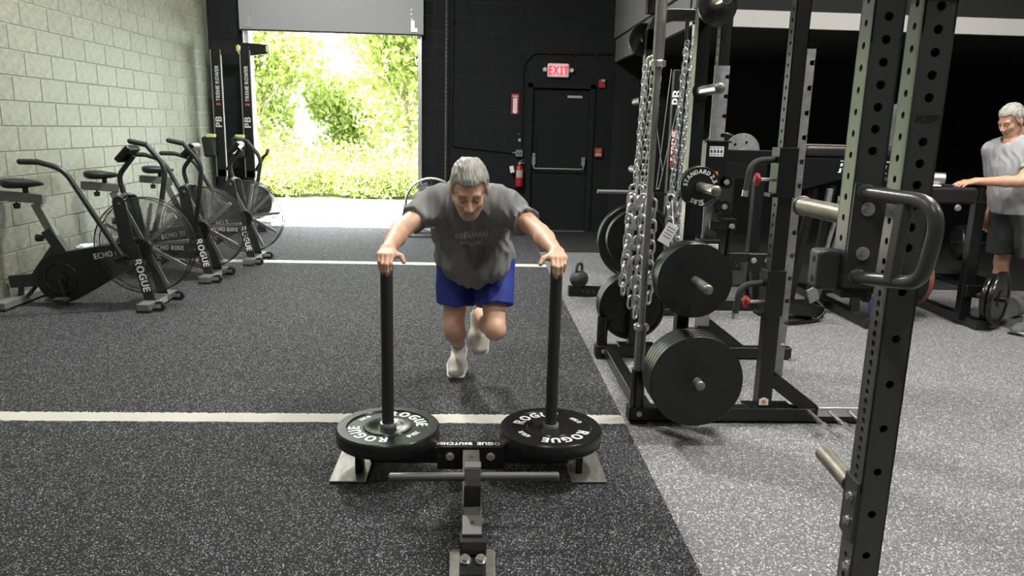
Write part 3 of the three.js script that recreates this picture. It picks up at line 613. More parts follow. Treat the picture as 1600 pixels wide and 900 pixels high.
// ---------- push sled ----------
const SZ = -3.08, SXL = -0.368, SXR = 0.345, SXM = -0.005;
{
  const t = thing('push_sled', 'black steel push sled with two tall poles gripped by the man', 'sled', [0, 0, 0]);
  // cross beam, with stickers
  const cb = mesh('cross_beam', [rb(0.86, 0.075, 0.075, -0.008, 0.115, SZ + 0.035, 0.006)], M.powder, t);
  mesh('lettering', [text('ROGUE', 0.03, 0.001).rotateX(-Math.PI / 2).rotateY(Math.PI).translate(0.085, 0.153, SZ + 0.035), text('BUTCHER', 0.026, 0.001).rotateX(-Math.PI / 2).rotateY(Math.PI).translate(-0.09, 0.153, SZ + 0.035)], M.white, cb);
  mesh('logo', extrude(outline([[-0.014, -0.012], [0.014, -0.012], [0.006, 0.002], [0.012, 0.012], [-0.012, 0.012], [-0.006, 0.002]]), 0.001).rotateX(-Math.PI / 2).translate(-0.012, 0.1535, SZ + 0.035), M.white, cb);
  // spine to the nose
  const sp = mesh('spine', [beam([SXM, 0.112, SZ + 0.07], [0.004, 0.085, -2.36], 0.072, 0.072, 0.005)], M.rawTube, t);
  for (const [x, z] of [[SXM, -2.93], [SXM + 0.002, -2.86], [0.003, -2.43]]) mesh('pin_hole', new THREE.CylinderGeometry(0.0085, 0.0085, 0.003, 14).translate(x, 0.1485 - (z + 3.08) * 0.0375 + 0.001, z), M.ink, sp);
  mesh('mount_plate', rb(0.29, 0.105, 0.012, SXM, 0.108, SZ + 0.08, 0.003), M.powder, t);
  for (const x of [-0.09, 0.085]) mesh('bolt', bolt([SXM + x, 0.118, SZ + 0.087], [0, 0, 1], 0.014), M.chrome, t);
  for (const x of [0.135, -0.135]) mesh('pin_hole', new THREE.CylinderGeometry(0.009, 0.009, 0.002, 12).rotateX(Math.PI / 2).translate(SXM + x, 0.118, SZ + 0.0868), M.ink, t);
  // low cross handle on its upright block
  mesh('handle_block', [beam([0.004, 0.235, -2.62], [0.0, 0.1, -2.47], 0.062, 0.03, 0.004), extrude(outline([[0, 0], [0.16, 0.0], [0.12, 0.08], [0, 0.1]]), 0.06, 0.002).rotateY(Math.PI / 2).translate(0.003, 0.13, -2.5)], M.powder, t);
  mesh('block_cap', [rb(0.062, 0.004, 0.05, 0.004, 0.247, -2.638, 0.001)], M.rawTube, t);
  mesh('low_handle', [rod([-0.305, 0.215, -2.6], [0.325, 0.215, -2.61], 0.0165, 0.0165, 18), new THREE.SphereGeometry(0.0165, 14, 8).scale(0.5, 1, 1).translate(-0.305, 0.215, -2.6), new THREE.SphereGeometry(0.0165, 14, 8).scale(0.5, 1, 1).translate(0.325, 0.215, -2.61)], M.rawTube, t);
  // nose: bracket, bolts and runner plate
  mesh('nose_bracket', [rb(0.092, 0.05, 0.07, 0.008, 0.085, -2.36, 0.004), rb(0.092, 0.006, 0.11, 0, 0, 0, 0.002).rotateX(0.35).translate(0.008, 0.046, -2.31)], M.powder, t);
  for (const x of [-0.022, 0.032]) mesh('bolt', bolt([x + 0.003, 0.052, -2.31], [0, 0.94, 0.35], 0.015), M.chrome, t);
  {
    const sh = outline([[-0.072, -2.24], [-0.075, -2.42], [-0.062, -2.435], [0.076, -2.435], [0.088, -2.42], [0.085, -2.24]].map(([x, z]) => [x, -z]));
    mesh('nose_runner', [extrude(sh, 0.008, 0.002).rotateX(-Math.PI / 2).translate(0, 0.014, 0), rb(0.158, 0.008, 0.14, 0, 0, 0, 0.002).rotateX(-0.25).translate(0.007, 0.031, -2.18)], M.skid, t);
  }
  // outer runners
  for (const [s, cx] of [[-1, -0.528], [1, 0.508]]) {
    mesh('runner', [rb(0.155, 0.008, 0.34, cx, 0.014, SZ - 0.05, 0.002), rb(0.155, 0.008, 0.1, 0, 0, 0, 0.002).rotateX(-0.3).translate(cx, 0.029, SZ - 0.265)], M.skid, t);
    mesh('runner_post', [rb(0.03, 0.08, 0.09, cx + s * -0.035, 0.055, SZ + 0.0, 0.004), rb(0.12, 0.05, 0.05, cx + s * -0.09, 0.115, SZ + 0.0, 0.004)], M.powder, t);
    mesh('pole', [rod([s < 0 ? SXL : SXR, 0.1, SZ], [(s < 0 ? SXL : SXR), 0.955, SZ], 0.026, 0.026, 28)], M.powderRough, t);
    mesh('pole_collar', [lathe([[0.0261, 0.0], [0.034, 0.0], [0.034, 0.008], [0.0261, 0.008]], 24).translate(s < 0 ? SXL : SXR, 0.228, SZ)], M.zinc, t);
  }
}
// rubber bumper plates threaded on the poles
function bumperProfile(R, h, hole) {
  return [[hole, 0.004], [hole, h - 0.004], [R * 0.28, h - 0.004], [R * 0.3, h - 0.001], [R * 0.46, h - 0.001], [R * 0.48, h - 0.007], [R * 0.5, h - 0.007], [R * 0.78, h - 0.007], [R * 0.8, h - 0.0005], [R * 0.97, h], [R, h - 0.008], [R, 0.008], [R * 0.97, 0], [R * 0.8, 0.0005], [hole, 0.004]];
}
for (const [x, m, label, rot, wt] of [[SXL, M.bumper, 'shiny black rubber bumper plate with white lettering on the sled, closest to the bikes', 0.42, '25LB'], [SXR, M.bumper, 'black rubber bumper plate with white lettering on the sled, closest to the power rack', 0.05, '45LB']]) {
  const t = thing('bumper_plate', label, 'weight plate', [x, 0.158, SZ], rot, 'bumper plates on the sled');
  const R = 0.2245, h = 0.066;
  mesh('disc', toCreasedNormals(new THREE.LatheGeometry(bumperProfile(R, h, 0.0275).map(([a, b]) => new THREE.Vector2(a, b)).reverse(), 72), 0.7), m, t);
  mesh('hub_ring', lathe([[0.0255, h - 0.003], [0.034, h - 0.003], [0.034, h + 0.003], [0.0255, h + 0.003]], 28), M.zinc, t);
  const y = h - 0.0072, L = [];
  for (const c of [x < 0 ? -1.15 : 0.45, x < 0 ? 2.0 : 3.55]) L.push(arcText('ROGUE', 0.05, R * 0.625, c, 0.002, true, 1.06));
  for (const c of [x < 0 ? 0.5 : 2.1, x < 0 ? 3.64 : 5.25]) L.push(arcText(wt, 0.022, R * 0.64, c, 0.002));
  mesh('lettering', merge(L).translate(0, y, 0), M.white, t);
}

// ---------- power rack with plate storage ----------
const ZN = -3.70, ZFR = -4.83, XA = 1.072, XN = 1.541, TW = 0.072;
// a square steel upright whose faces are plates with real holes: holes = {front:[...], left:[...]} heights
function tubeUpright(x, z, y0, y1, w, wall, frontHoles, sideHoles, r, rSide = r) {
  const face = (hs, rad) => { const s = outline([[-w / 2, y0], [w / 2, y0], [w / 2, y1], [-w / 2, y1]]); for (const h of hs) hole(s, 0, h, rad); return new THREE.ExtrudeGeometry(s, { depth: wall, bevelEnabled: false, curveSegments: 8 }); };
  const f = face(frontHoles, r).translate(0, 0, w / 2 - wall), b = face(frontHoles, r).translate(0, 0, -w / 2), l = face(sideHoles, rSide).rotateY(Math.PI / 2).translate(-w / 2, 0, 0), rt = face(sideHoles, rSide).rotateY(Math.PI / 2).translate(w / 2 - wall, 0, 0);
  return merge([f, b, l, rt]).translate(x, 0, z);
}
const steps = (a, b, d) => { const o = []; for (let y = a; y < b; y += d) o.push(y); return o; };
const rack = thing('power_rack', 'tall black power rack hung with weight plates and chains beside the turf', 'rack');
for (const z of [ZN, ZFR]) {
  mesh('base_beam', rb(1.34, TW, TW, 1.5, TW / 2 + 0.012, z, 0.004), M.powder, rack);
  mesh('beam_cap', rb(0.012, TW + 0.004, TW + 0.004, 0.826, TW / 2 + 0.012, z, 0.003), M.rubberBlack, rack);
  mesh('foot_plate', rb(0.09, 0.012, 0.11, 0.87, 0.006, z, 0.003), M.powder, rack);
  mesh('bolt', bolt([0.875, 0.05, z + TW / 2], [0, 0, 1], 0.011), M.zinc, rack);
  // rear upright and front upright on base plates, with gusset
  for (const [x, h] of [[XA, z === ZN ? 2.4 : 2.13], [XN, z === ZN ? 2.4 : 2.22]]) {
    if (x === XN) mesh('upright', tubeUpright(x, z, 0.09, h, TW, 0.004, [], steps(0.9, h - 0.05, 0.052), 0.012, 0.009), M.powder, rack);
    else mesh('upright', rb(TW * 0.86, h - 0.09, TW, x, 0.09 + (h - 0.09) / 2, z, 0.004), M.powder, rack);
    const bp = mesh('base_plate', rb(0.25, 0.01, 0.12, x + 0.03, 0.089, z, 0.002), M.powder, rack);
    mesh('bolt', bolt([x - 0.07, 0.094, z + 0.045], [0, 1, 0], 0.009), M.powder, bp);
    mesh('bolt', bolt([x + 0.12, 0.094, z + 0.045], [0, 1, 0], 0.009), M.powder, bp);
  }
  mesh('gusset', beam([XN + 0.03, 0.25, z], [XN + 0.27, 0.07, z], TW * 0.9, 0.075, 0.004), M.powder, rack);
  // notched zinc rails behind the front uprights
  const s = outline([[-0.04, 0.24], [0.055, 0.24], [0.055, 1.92], [-0.04, 1.92]]);
  for (let y = 0.4; y < 1.88; y += 0.12) { const p = new THREE.Path(); p.moveTo(0.0549, y); p.lineTo(0.03, y + 0.004); p.lineTo(0.03, y + 0.024); p.lineTo(0.0549, y + 0.028); s.holes.push(p); }
  mesh('notched_rail', extrude(s, 0.012).translate(XN + (z === ZN ? 0.056 : -0.02), 0, z === ZN ? ZN - TW / 2 - 0.006 : ZFR + TW / 2 + 0.008), M.galv, rack);
}
mesh('long_beam', [rb(TW, TW, ZN - ZFR - TW, 0.915, TW / 2 + 0.012, (ZN + ZFR) / 2, 0.004)], M.powder, rack);
// top of the far frame: rounded corner into a cross bar; the near frame's is above the view
{
  const sh = new THREE.Shape(); sh.moveTo(XA - 0.03, 2.0); sh.lineTo(XA - 0.03, 2.08); sh.quadraticCurveTo(XA - 0.02, 2.245, XA + 0.13, 2.25); sh.lineTo(XN, 2.25); sh.lineTo(XN, 2.185); sh.lineTo(XA + 0.15, 2.185); sh.quadraticCurveTo(XA + 0.035, 2.17, XA + 0.03, 2.0);
  mesh('top_bar', extrude(sh, TW, 0.003).translate(0, 0, ZFR), M.powder, rack);
  const sh2 = sh.clone(); mesh('top_bar', extrude(sh, TW, 0.003).translate(0, 0.2, ZN), M.powder, rack);
  for (const x of [XA, XN]) mesh('top_rail', rb(TW, TW, ZN - ZFR, x, 2.42, (ZN + ZFR) / 2 + 0.0, 0.004), M.powder, rack);
  mesh('top_riser', rb(TW, 0.2, TW, XA, 2.32, ZFR, 0.004), M.powder, rack); mesh('top_riser', rb(TW, 0.2, TW, XN, 2.32, ZFR, 0.004), M.powder, rack);
}
// storage pegs: near frame points at the viewer, far frame points away
const PEG_Y = [0.335, 0.80, 1.252, 1.70, 2.075];
for (const y of PEG_Y) for (const s of [1, -1]) {
  const z0 = s > 0 ? ZN + TW / 2 : ZFR - TW / 2, L = s > 0 ? (y > 1.5 ? 0.3 : 0.36) : 0.3;
  const p = mesh('storage_peg', [rod([XA, y, z0], [XA, y, z0 + s * L], 0.0235, 0.0235, 20)], M.chrome, rack);
  mesh('peg_cap', new THREE.SphereGeometry(0.024, 16, 8).scale(1, 1, 0.45).translate(XA, y, z0 + s * L), M.wornSteel, p);
  mesh('peg_flange', [new THREE.CylinderGeometry(0.042, 0.042, 0.012, 24).rotateX(Math.PI / 2).translate(XA, y, z0 + s * 0.006)], M.powder, p);
}
// barbell holders
for (const z of [ZN, ZFR]) mesh('bar_holder', lathe([[0.029, 0], [0.036, 0], [0.036, 0.19], [0.034, 0.2], [0.029, 0.2], [0.029, 0.002]], 24).translate(0.866, 0.084, z), M.gloss, rack);
// chain hooks
mesh('chain_hook', bent([[XA, 1.9, ZFR + 0.03], [XA, 1.9, ZFR + 0.14], [XA, 1.94, ZFR + 0.15]], 0.012, 0.02), M.powder, rack);
mesh('chain_hook', bent([[1.29, 2.19, ZFR + 0.03], [1.29, 2.02, ZFR + 0.05], [1.29, 2.01, ZFR + 0.13], [1.29, 2.05, ZFR + 0.14]], 0.012, 0.03), M.powder, rack);
// adjustable hook carriages on the near front upright
for (const [y0, y1, hy, m] of [[1.2, 1.445, 1.385, M.powder], [0.59, 0.83, 0.758, M.powder]]) {
  const c = mesh('hook_carriage', [rb(0.014, y1 - y0, 0.1, XN - TW / 2 - 0.012, (y0 + y1) / 2, ZN, 0.002), rb(0.09, y1 - y0, 0.008, XN - 0.002, (y0 + y1) / 2, ZN + TW / 2 + 0.006, 0.002).scale(1, 1, 1), rb(0.04, 0.02, 0.08, XN - TW / 2 - 0.025, y0 + 0.01, ZN, 0.003)], m, rack);
  mesh('bent_handle', bent([[XN - TW / 2 - 0.02, hy, ZN], [XN - 0.18, hy - 0.01, ZN + 0.02], [XN - 0.2, hy - 0.16, ZN + 0.03]], 0.0165, 0.08), M.grip, c);
  mesh('handle_tip', [rod([XN - 0.1995, hy - 0.155, ZN + 0.03], [XN - 0.2035, hy - 0.185, ZN + 0.031], 0.017)], M.chrome, c);
  mesh('pull_pin', [rod([XN - TW / 2 - 0.01, hy - 0.1, ZN], [XN - 0.125, hy - 0.1, ZN], 0.009)], M.chrome, c);
  mesh('red_knob', [lathe([[0, 0], [0.012, 0], [0.014, 0.008], [0.032, 0.012], [0.033, 0.022], [0.02, 0.03], [0, 0.032]], 20).rotateZ(Math.PI / 2).translate(XN - 0.12, hy - 0.1, ZN)], M.red, c);
}
mesh('sticker', [extrude(outline([[-0.025, -0.02], [0.025, -0.02], [0.025, 0.012], [0, 0.024], [-0.025, 0.012]]), 0.001).translate(XN - 0.006, 0.125, ZN + TW / 2 + 0.001)], M.white, rack);
mesh('sticker_print', [extrude(outline([[-0.016, -0.002], [0.016, -0.002], [0, 0.012]]), 0.001).translate(XN - 0.006, 0.125, ZN + TW / 2 + 0.002), bx(0.018, 0.008, 0.001, XN - 0.006, 0.117, ZN + TW / 2 + 0.002)], M.orange, rack);
// sliding spotter carriage on the far front upright
{
  const z = ZFR + 0.1;
  const c = mesh('spotter_carriage', [rb(0.14, 0.27, 0.1, XN - 0.035, 1.315, z, 0.004), rb(0.17, 0.012, 0.12, XN - 0.035, 1.455, z, 0.002)], M.powder, rack);
  mesh('white_label', [rb(0.09, 0.062, 0.002, XN - 0.04, 1.395, z + 0.052, 0.0005)], M.white, c);
  mesh('label_print', [0, 1, 2].flatMap((k) => [0, 1, 2, 3].map((j) => bx(0.012, k === 1 ? 0.018 : 0.005, 0.001, XN - 0.073 + j * 0.021 + (k - 1) * 0.002, 1.416 - k * 0.021, z + 0.0535))), M.ink, c);
  mesh('orange_label', [rb(0.06, 0.034, 0.002, XN - 0.05, 1.254, z + 0.052, 0.0005)], M.orange, c);
  mesh('label_field', bx(0.05, 0.014, 0.001, XN - 0.05, 1.246, z + 0.0535), M.white, c);
  mesh('spotter_arm', [rb(0.32, 0.085, 0.07, XN + 0.19, 1.365, z, 0.004)], M.powder, c);
  for (const y of [1.205, 1.05]) { const w = mesh('roller', new THREE.CylinderGeometry(0.042, 0.042, 0.1, 24).rotateX(Math.PI / 2).translate(XN + 0.04, y, z), M.gloss, c); mesh('axle_bolt', bolt([XN + 0.04, y, z + 0.05], [0, 0, 1], 0.013), M.zinc, w); }
  const lc = mesh('rail_clamp', [rb(0.14, 0.09, 0.1, XN - 0.035, 0.79, z, 0.004)], M.powder, rack);
  mesh('white_label', [rb(0.08, 0.05, 0.002, XN - 0.02, 0.785, z + 0.052, 0.0005)], M.white, lc);
  mesh('label_print', [0, 1, 2].map((k) => bx(0.06, 0.004, 0.001, XN - 0.02, 0.8 - k * 0.013, z + 0.0535)), M.ink, lc);
  const br = mesh('lever_bracket', [rb(0.17, 0.06, 0.05, XN + 0.05, 0.93, z, 0.004), beam([XN + 0.1, 0.93, z + 0.03], [XN + 0.08, 0.66, z + 0.03], 0.05, 0.02), rb(0.1, 0.012, 0.06, XN + 0.08, 0.965, z, 0.002)], M.powder, rack);
  mesh('bolt', bolt([XN + 0.1, 0.925, z + 0.045], [0, 0, 1], 0.014), M.zinc, br);
  const qs = hole(new THREE.Shape().absarc(0, 0, 0.11, 0, Math.PI, false), 0, 0.05, 0.02); for (let k = 1; k < 8; k++) hole(qs, 0.09 * Math.cos(k * 0.39), 0.09 * Math.sin(k * 0.39), 0.008);
  mesh('adjust_quadrant', extrude(qs, 0.008).translate(XN + 0.09, 0.63, z), M.powder, rack);
}
// chrome band pegs lying on the near base extension
mesh('peg_bracket', [rb(0.32, 0.012, 0.06, 1.99, 0.092, ZN + 0.02, 0.002), rb(0.32, 0.05, 0.008, 1.99, 0.07, ZN + TW / 2 + 0.006, 0.002)], M.zinc, rack);
for (let k = 0; k < 4; k++) { const x = 1.78 + k * 0.11; const p = mesh('band_peg', [rod([x, 0.075, ZN + 0.04], [x + 0.01, 0.06, ZN + 0.2], 0.011)], M.chrome, rack); mesh('peg_end', [new THREE.CylinderGeometry(0.017, 0.017, 0.012, 18).rotateX(Math.PI / 2).translate(x + 0.01, 0.06, ZN + 0.2)], M.chrome, p); }

// plates on the pegs
function ironPlate(R, h, rimW, label, [x, y, z], group, lettering, lip = 0.006) {
  const t = thing('iron_plate', label, 'weight plate', [x, y, z], 0, group);
  const p = [[0.0255, 0], [0.0255, h], [R * 0.22, h], [R * 0.24, h - lip], [R - rimW - 0.004, h - lip], [R - rimW, h], [R - 0.003, h], [R, h - 0.003], [R, 0.003], [R - 0.003, 0], [0.0255, 0]];
  mesh('disc', toCreasedNormals(new THREE.LatheGeometry(p.map(([a, b]) => new THREE.Vector2(a, b)).reverse(), 64), 0.6).rotateX(Math.PI / 2), M.iron, t);
  if (lettering) mesh('lettering', lettering.rotateX(Math.PI / 2).translate(0, 0, h - lip), lettering.userData?.dark ? M.iron : M.white, t);
  return t;
}
{
  const zf = ZN + TW / 2;
  const flat = 0.0012;
  const spots = ['innermost', 'second', 'third', 'fourth', 'outermost'];
  for (let k = 0; k < 5; k++) ironPlate(0.226, 0.033, 0.012, `large flat black plate, ${spots[k]} in the stack near the base of the rack`, [XA, PEG_Y[0], zf + 0.13 + k * 0.035], 'large plates on the lowest near peg', null, flat);
  for (let k = 0; k < 4; k++) ironPlate(0.185, 0.03, 0.01, `medium flat black plate, ${k === 3 ? 'outermost' : spots[k]} in the stack above the largest plates`, [XA, PEG_Y[1], zf + 0.03 + k * 0.032], 'medium plates on the second near peg', null, flat);
  const L = merge([arcText('STANDARD', 0.021, 0.071, 0.45, 0.002), arcText('2.3', 0.021, 0.071, -1.02, 0.002), arcText('5LBS', 0.021, 0.071, Math.PI - 0.15, 0.002)]);
  ironPlate(0.097, 0.022, 0.008, 'small black five pound plate with raised white lettering on the rack', [XA, PEG_Y[2], zf + 0.1], undefined, L, 0.004);
  ironPlate(0.097, 0.022, 0.008, 'small black plate behind the lettered five pound plate', [XA, PEG_Y[2], zf + 0.07], undefined, null, 0.004);
  for (let k = 0; k < 2; k++) ironPlate(k ? 0.09 : 0.06, 0.025, 0.004, k ? 'small plain black plate on the topmost peg facing the turf' : 'tiny black plate behind the plain one on the topmost peg', [XA + 0.02, PEG_Y[4], zf + 0.06 + k * 0.03], undefined, null, flat);
  const zb = ZFR - TW / 2;
  const D = merge([arcText('BARBELL', 0.03, 0.15, 1.2, 0.003), arcText('STANDARD', 0.03, 0.15, -1.4, 0.003)]); D.userData.dark = true;
  for (let k = 0; k < 4; k++) ironPlate(0.225, 0.036, 0.02, `large black iron plate on the rack's far side by the kettlebell, ${k ? ['', 'second', 'third', 'last'][k] + ' behind the upright' : 'touching the upright, embossed'}`, [XA, PEG_Y[0], zb - 0.05 - k * 0.038], 'large plates on the lowest far peg', k ? null : D, k ? 0.002 : 0.012).traverse((q) => { if (!k && q.isGroup) for (let a = 0; a < 4; a++) mesh('rib', beam([Math.cos(a * Math.PI / 2 + 0.7) * 0.05, Math.sin(a * Math.PI / 2 + 0.7) * 0.05, 0.028], [Math.cos(a * Math.PI / 2 + 0.7) * 0.2, Math.sin(a * Math.PI / 2 + 0.7) * 0.2, 0.028], 0.02, 0.014), M.iron, q); });
  for (let k = 0; k < 2; k++) ironPlate(0.195, 0.034, 0.015, `black plate on the rack's far side hidden by the chains, ${k ? 'behind its twin' : 'in front of its twin'}`, [XA, PEG_Y[1], zb - 0.05 - k * 0.036], 'plates on the second far peg', null, 0.002);
  ironPlate(0.1, 0.03, 0.006, 'small dark plate high on the far side of the rack', [XA - 0.02, PEG_Y[4], zb - 0.06], undefined, null, 0.002);
}
// barbell standing in the near holder
{
  const t = thing('barbell', 'chrome barbell standing upright in a holder of the power rack', 'barbell', [0.866, 0.1, ZN]);
  mesh('shaft', rod([0, 0.41, 0], [0, 1.73, 0], 0.0165, 0.0165, 18), M.steel, t);
  for (const [a, b] of [[0, 0.415], [1.725, 2.14]]) {
    mesh('sleeve', [rod([0, a, 0], [0, b, 0], 0.0272, 0.0272, 24)], M.steel, t);
    mesh('collar', lathe([[0.012, -0.015], [0.036, -0.015], [0.039, -0.011], [0.039, 0.011], [0.036, 0.015], [0.012, 0.015]], 28).translate(0, a ? a : b, 0), M.chrome, t);
  }
  mesh('knurl_mark', [rod([0, 0.8, 0], [0, 0.81, 0], 0.0168), rod([0, 1.3, 0], [0, 1.31, 0], 0.0168)], M.galv, t);
}
// lifting chains: a light leader above, heavy links below
const lightLink = linkGeo(0.0045, 0.0135, 0.024, 6), heavyLink = linkGeo(0.0085, 0.0245, 0.043, 7);
function chainSet(label, x, z, yTop, strandsLight, strandsHeavy) {
  const t = thing('lifting_chain', label, 'chain', [x, 0, z], 0, 'lifting chains on the rack');
  const run = (geo, pitch, x0, y0, x1, y1, zz, m, jig) => {
    const n = Math.max(2, Math.round((y0 - y1) / pitch));
    for (let i = 0; i <= n; i++) {
      const o = new THREE.Mesh(geo, m); o.name = 'link'; const k = i / n;
      o.position.set(x0 + (x1 - x0) * k + rr(-jig, jig), y0 + (y1 - y0) * k, zz + rr(-jig, jig)); o.rotation.y = (i & 1 ? 0.75 : -0.75) + rr(-0.15, 0.15); o.rotation.z = Math.atan2(x1 - x0, y0 - y1) + rr(-0.06, 0.06); t.add(o);
    }
  };
  for (const [x0, y0, x1, y1, zz] of strandsLight) run(lightLink, 0.038, x0, y0, x1, y1, zz, M.zinc, 0.003);
  for (const [x0, y0, x1, y1, zz] of strandsHeavy) run(heavyLink, 0.067, x0, y0, x1, y1, zz, M.zinc, 0.003);
  return t;
}
{
  const c = chainSet('bundle of bright steel chain hanging behind the upright barbell', XA, ZFR + 0.115, 1.93,
    [[-0.03, 1.92, -0.055, 1.17, 0], [0.0, 1.93, -0.03, 1.17, 0.03], [0.03, 1.92, 0.0, 1.17, 0.0], [0.05, 1.9, 0.035, 1.2, -0.02], [-0.05, 1.88, -0.07, 1.2, 0.02], [0.015, 1.9, 0.02, 1.2, 0.05]],
    [[-0.075, 1.13, -0.1, 0.5, 0], [-0.04, 1.13, -0.055, 0.42, 0.03], [0.0, 1.13, -0.01, 0.4, 0.0], [0.03, 1.1, 0.035, 0.5, -0.02], [-0.02, 1.08, -0.03, 0.36, 0.06], [-0.09, 1.08, -0.115, 0.56, 0.04], [0.05, 1.05, 0.06, 0.45, 0.03]]);
  mesh('chain_loop', [sweep([V(-0.035, 1.9, 0), V(-0.03, 1.945, 0.01), V(0.0, 1.965, 0.01), V(0.04, 1.945, 0.0), V(0.055, 1.89, -0.01)], 0.011, 8)], M.chrome, c);
  chainSet('bundle of bright steel chain hanging between the rack uprights below the top bar', 1.29, ZFR + 0.14, 2.03,
    [[-0.02, 2.03, -0.05, 1.14, 0], [0.012, 2.05, -0.015, 1.14, 0.02], [0.03, 2.0, 0.0, 1.2, -0.02], [-0.035, 1.98, -0.065, 1.15, 0.03]],
    [[-0.05, 1.1, -0.045, 0.76, 0], [-0.01, 1.1, -0.005, 0.6, 0.03], [0.03, 1.05, 0.0, 0.62, -0.03], [-0.065, 1.08, -0.06, 0.8, 0.04]]);
}
// kettlebell on a low black beam, plank behind
{
  const b = thing('low_steel_beam', 'low black steel beam with bolt holes carrying the kettlebell', 'beam', [1.1, 0, -6.74]);
  mesh('tube', rb(0.46, 0.085, 0.09, 0, 0.0435, 0, 0.004), M.powder, b);
  for (const x of [-0.1, -0.05, 0.0, 0.05]) mesh('bolt_hole', new THREE.CylinderGeometry(0.007, 0.007, 0.002, 12).rotateX(Math.PI / 2).translate(x, 0.05, 0.0455), M.galv, b);
  const k = thing('kettlebell', 'round dark grey kettlebell standing on the low black beam', 'kettlebell', [0.965, 0.086, -6.74]);
  mesh('bell', lathe([[0, 0], [0.05, 0], [0.062, 0.01], [0.085, 0.05], [0.088, 0.08], [0.075, 0.12], [0.045, 0.145], [0, 0.15]], 30), std(0.035, 0.035, 0.036, 0.6), k);
  mesh('handle', bent([[-0.04, 0.12, 0], [-0.05, 0.17, 0], [-0.035, 0.215, 0], [0.035, 0.215, 0], [0.05, 0.17, 0], [0.04, 0.12, 0]], 0.014, 0.03).rotateY(0.9), std(0.04, 0.04, 0.041, 0.55), k);
  const p = mesh('wooden_plank', rb(0.5, 0.03, 0.09, 0, 0.016, 0, 0.003), M.wood); p.position.set(1.2, 0, -7.0); tag(p, 'short pale wooden plank lying behind the kettlebell beam', 'plank');
}
// third rower stood on end behind the rack
{
  const t = thing('rowing_machine', 'rowing machine standing on end behind the chains of the rack', 'rower', [1.62, 0, -6.15]);
  mesh('rail', rb(0.1, 1.6, 0.08, 0.0, 1.2, 0, 0.012), M.powder, t);
  mesh('lettering', [text('PB', 0.075, 0.002).rotateZ(Math.PI / 2).translate(-0.02, 1.78, 0.041), text('E TREME', 0.046, 0.002).rotateZ(Math.PI / 2).translate(-0.015, 1.4, 0.0415)], M.white, t);
  mesh('logo_band', rb(0.05, 0.3, 0.001, -0.015, 1.38, 0.0402, 0.0004), M.red, t);
  mesh('flywheel', new THREE.CylinderGeometry(0.3, 0.3, 0.14, 40).rotateX(Math.PI / 2).translate(-0.3, 0.62, 0.05), M.powder, t);
  mesh('flywheel_rim', new THREE.TorusGeometry(0.3, 0.014, 6, 44).translate(-0.3, 0.62, 0.12), M.powder, t);
  mesh('frame', [beam([0, 0.3, 0], [-0.3, 0.62, 0], 0.08, 0.08), rb(0.5, 0.06, 0.3, -0.1, 0.03, 0, 0.01), beam([0, 0.05, 0], [0, 0.45, 0], 0.08, 0.08)], M.powder, t);
  for (const [a, b] of [[[-0.55, 0.25, 0.3], [-0.3, 0.45, 0.1]], [[-0.45, 0.03, 0.4], [-0.2, 0.3, 0.1]]]) mesh('support_rod', rod(a, b, 0.014), M.alu, t);
  mesh('handle', rod([-0.65, 1.03, 0.2], [-0.35, 1.03, 0.2], 0.016), M.bikeGrey, t);
  mesh('handle_stem', beam([-0.4, 1.03, 0.2], [0, 1.0, 0], 0.03, 0.02), M.powder, t);
  mesh('cable', [rod([-0.08, 2.0, 0.05], [-0.14, 1.05, 0.05], 0.003), rod([-0.2, 1.7, 0.05], [-0.1, 1.2, 0.05], 0.003), rod([0.02, 1.9, 0.05], [-0.12, 1.05, 0.05], 0.003), rod([-0.14, 1.05, 0.05], [-0.12, 1.05, 0.05], 0.003)], M.alu, t);
}
{ // loose things lying inside the rack base
  const pts = []; for (let i = 0; i <= 44; i++) { const a = i * 0.42, r = 0.055 + 0.006 * Math.sin(a * 3); pts.push(V(Math.cos(a) * r, 0.009 + i * 0.0007, Math.sin(a) * r)); }
  const c = mesh('coiled_cord', sweep(pts, 0.006, 8), std(0.45, 0.45, 0.42, 0.6)); c.position.set(1.02, 0, -4.45); tag(c, 'small coil of pale cord lying inside the base of the power rack', 'cord');
  const k = thing('tagged_clip', 'small steel clip with an orange tag lying by the largest plates', 'clip', [0.975, 0, -3.86], 0.4);
  mesh('clip', sweep([V(-0.03, 0.008, -0.012), V(0.03, 0.008, -0.014), V(0.036, 0.008, 0), V(0.03, 0.008, 0.014), V(-0.03, 0.008, 0.012), V(-0.036, 0.008, 0)], 0.005, 8, false, true), M.chrome, k);
  mesh('tag_card', rb(0.04, 0.003, 0.025, -0.055, 0.006, 0, 0.001), M.orange, k);
  const w = thing('paper_tag', 'white printed paper tag hung behind the medium plates', 'tag', [1.17, 0.9, -4.45], 0);
  mesh('card', rb(0.075, 0.13, 0.002, 0, 0, 0, 0.0005).rotateZ(-0.5), M.white, w);
  for (let i = 0; i < 4; i++) mesh('print_line', bx(0.05, 0.004, 0.001, 0, 0.04 - i * 0.02, 0.0015).rotateZ(-0.5), M.ink, w);
  mesh('string', rod([0.03, 0.055, 0], [0.06, 0.2, -0.2], 0.0015, 0.0015, 5), M.white, w);
}

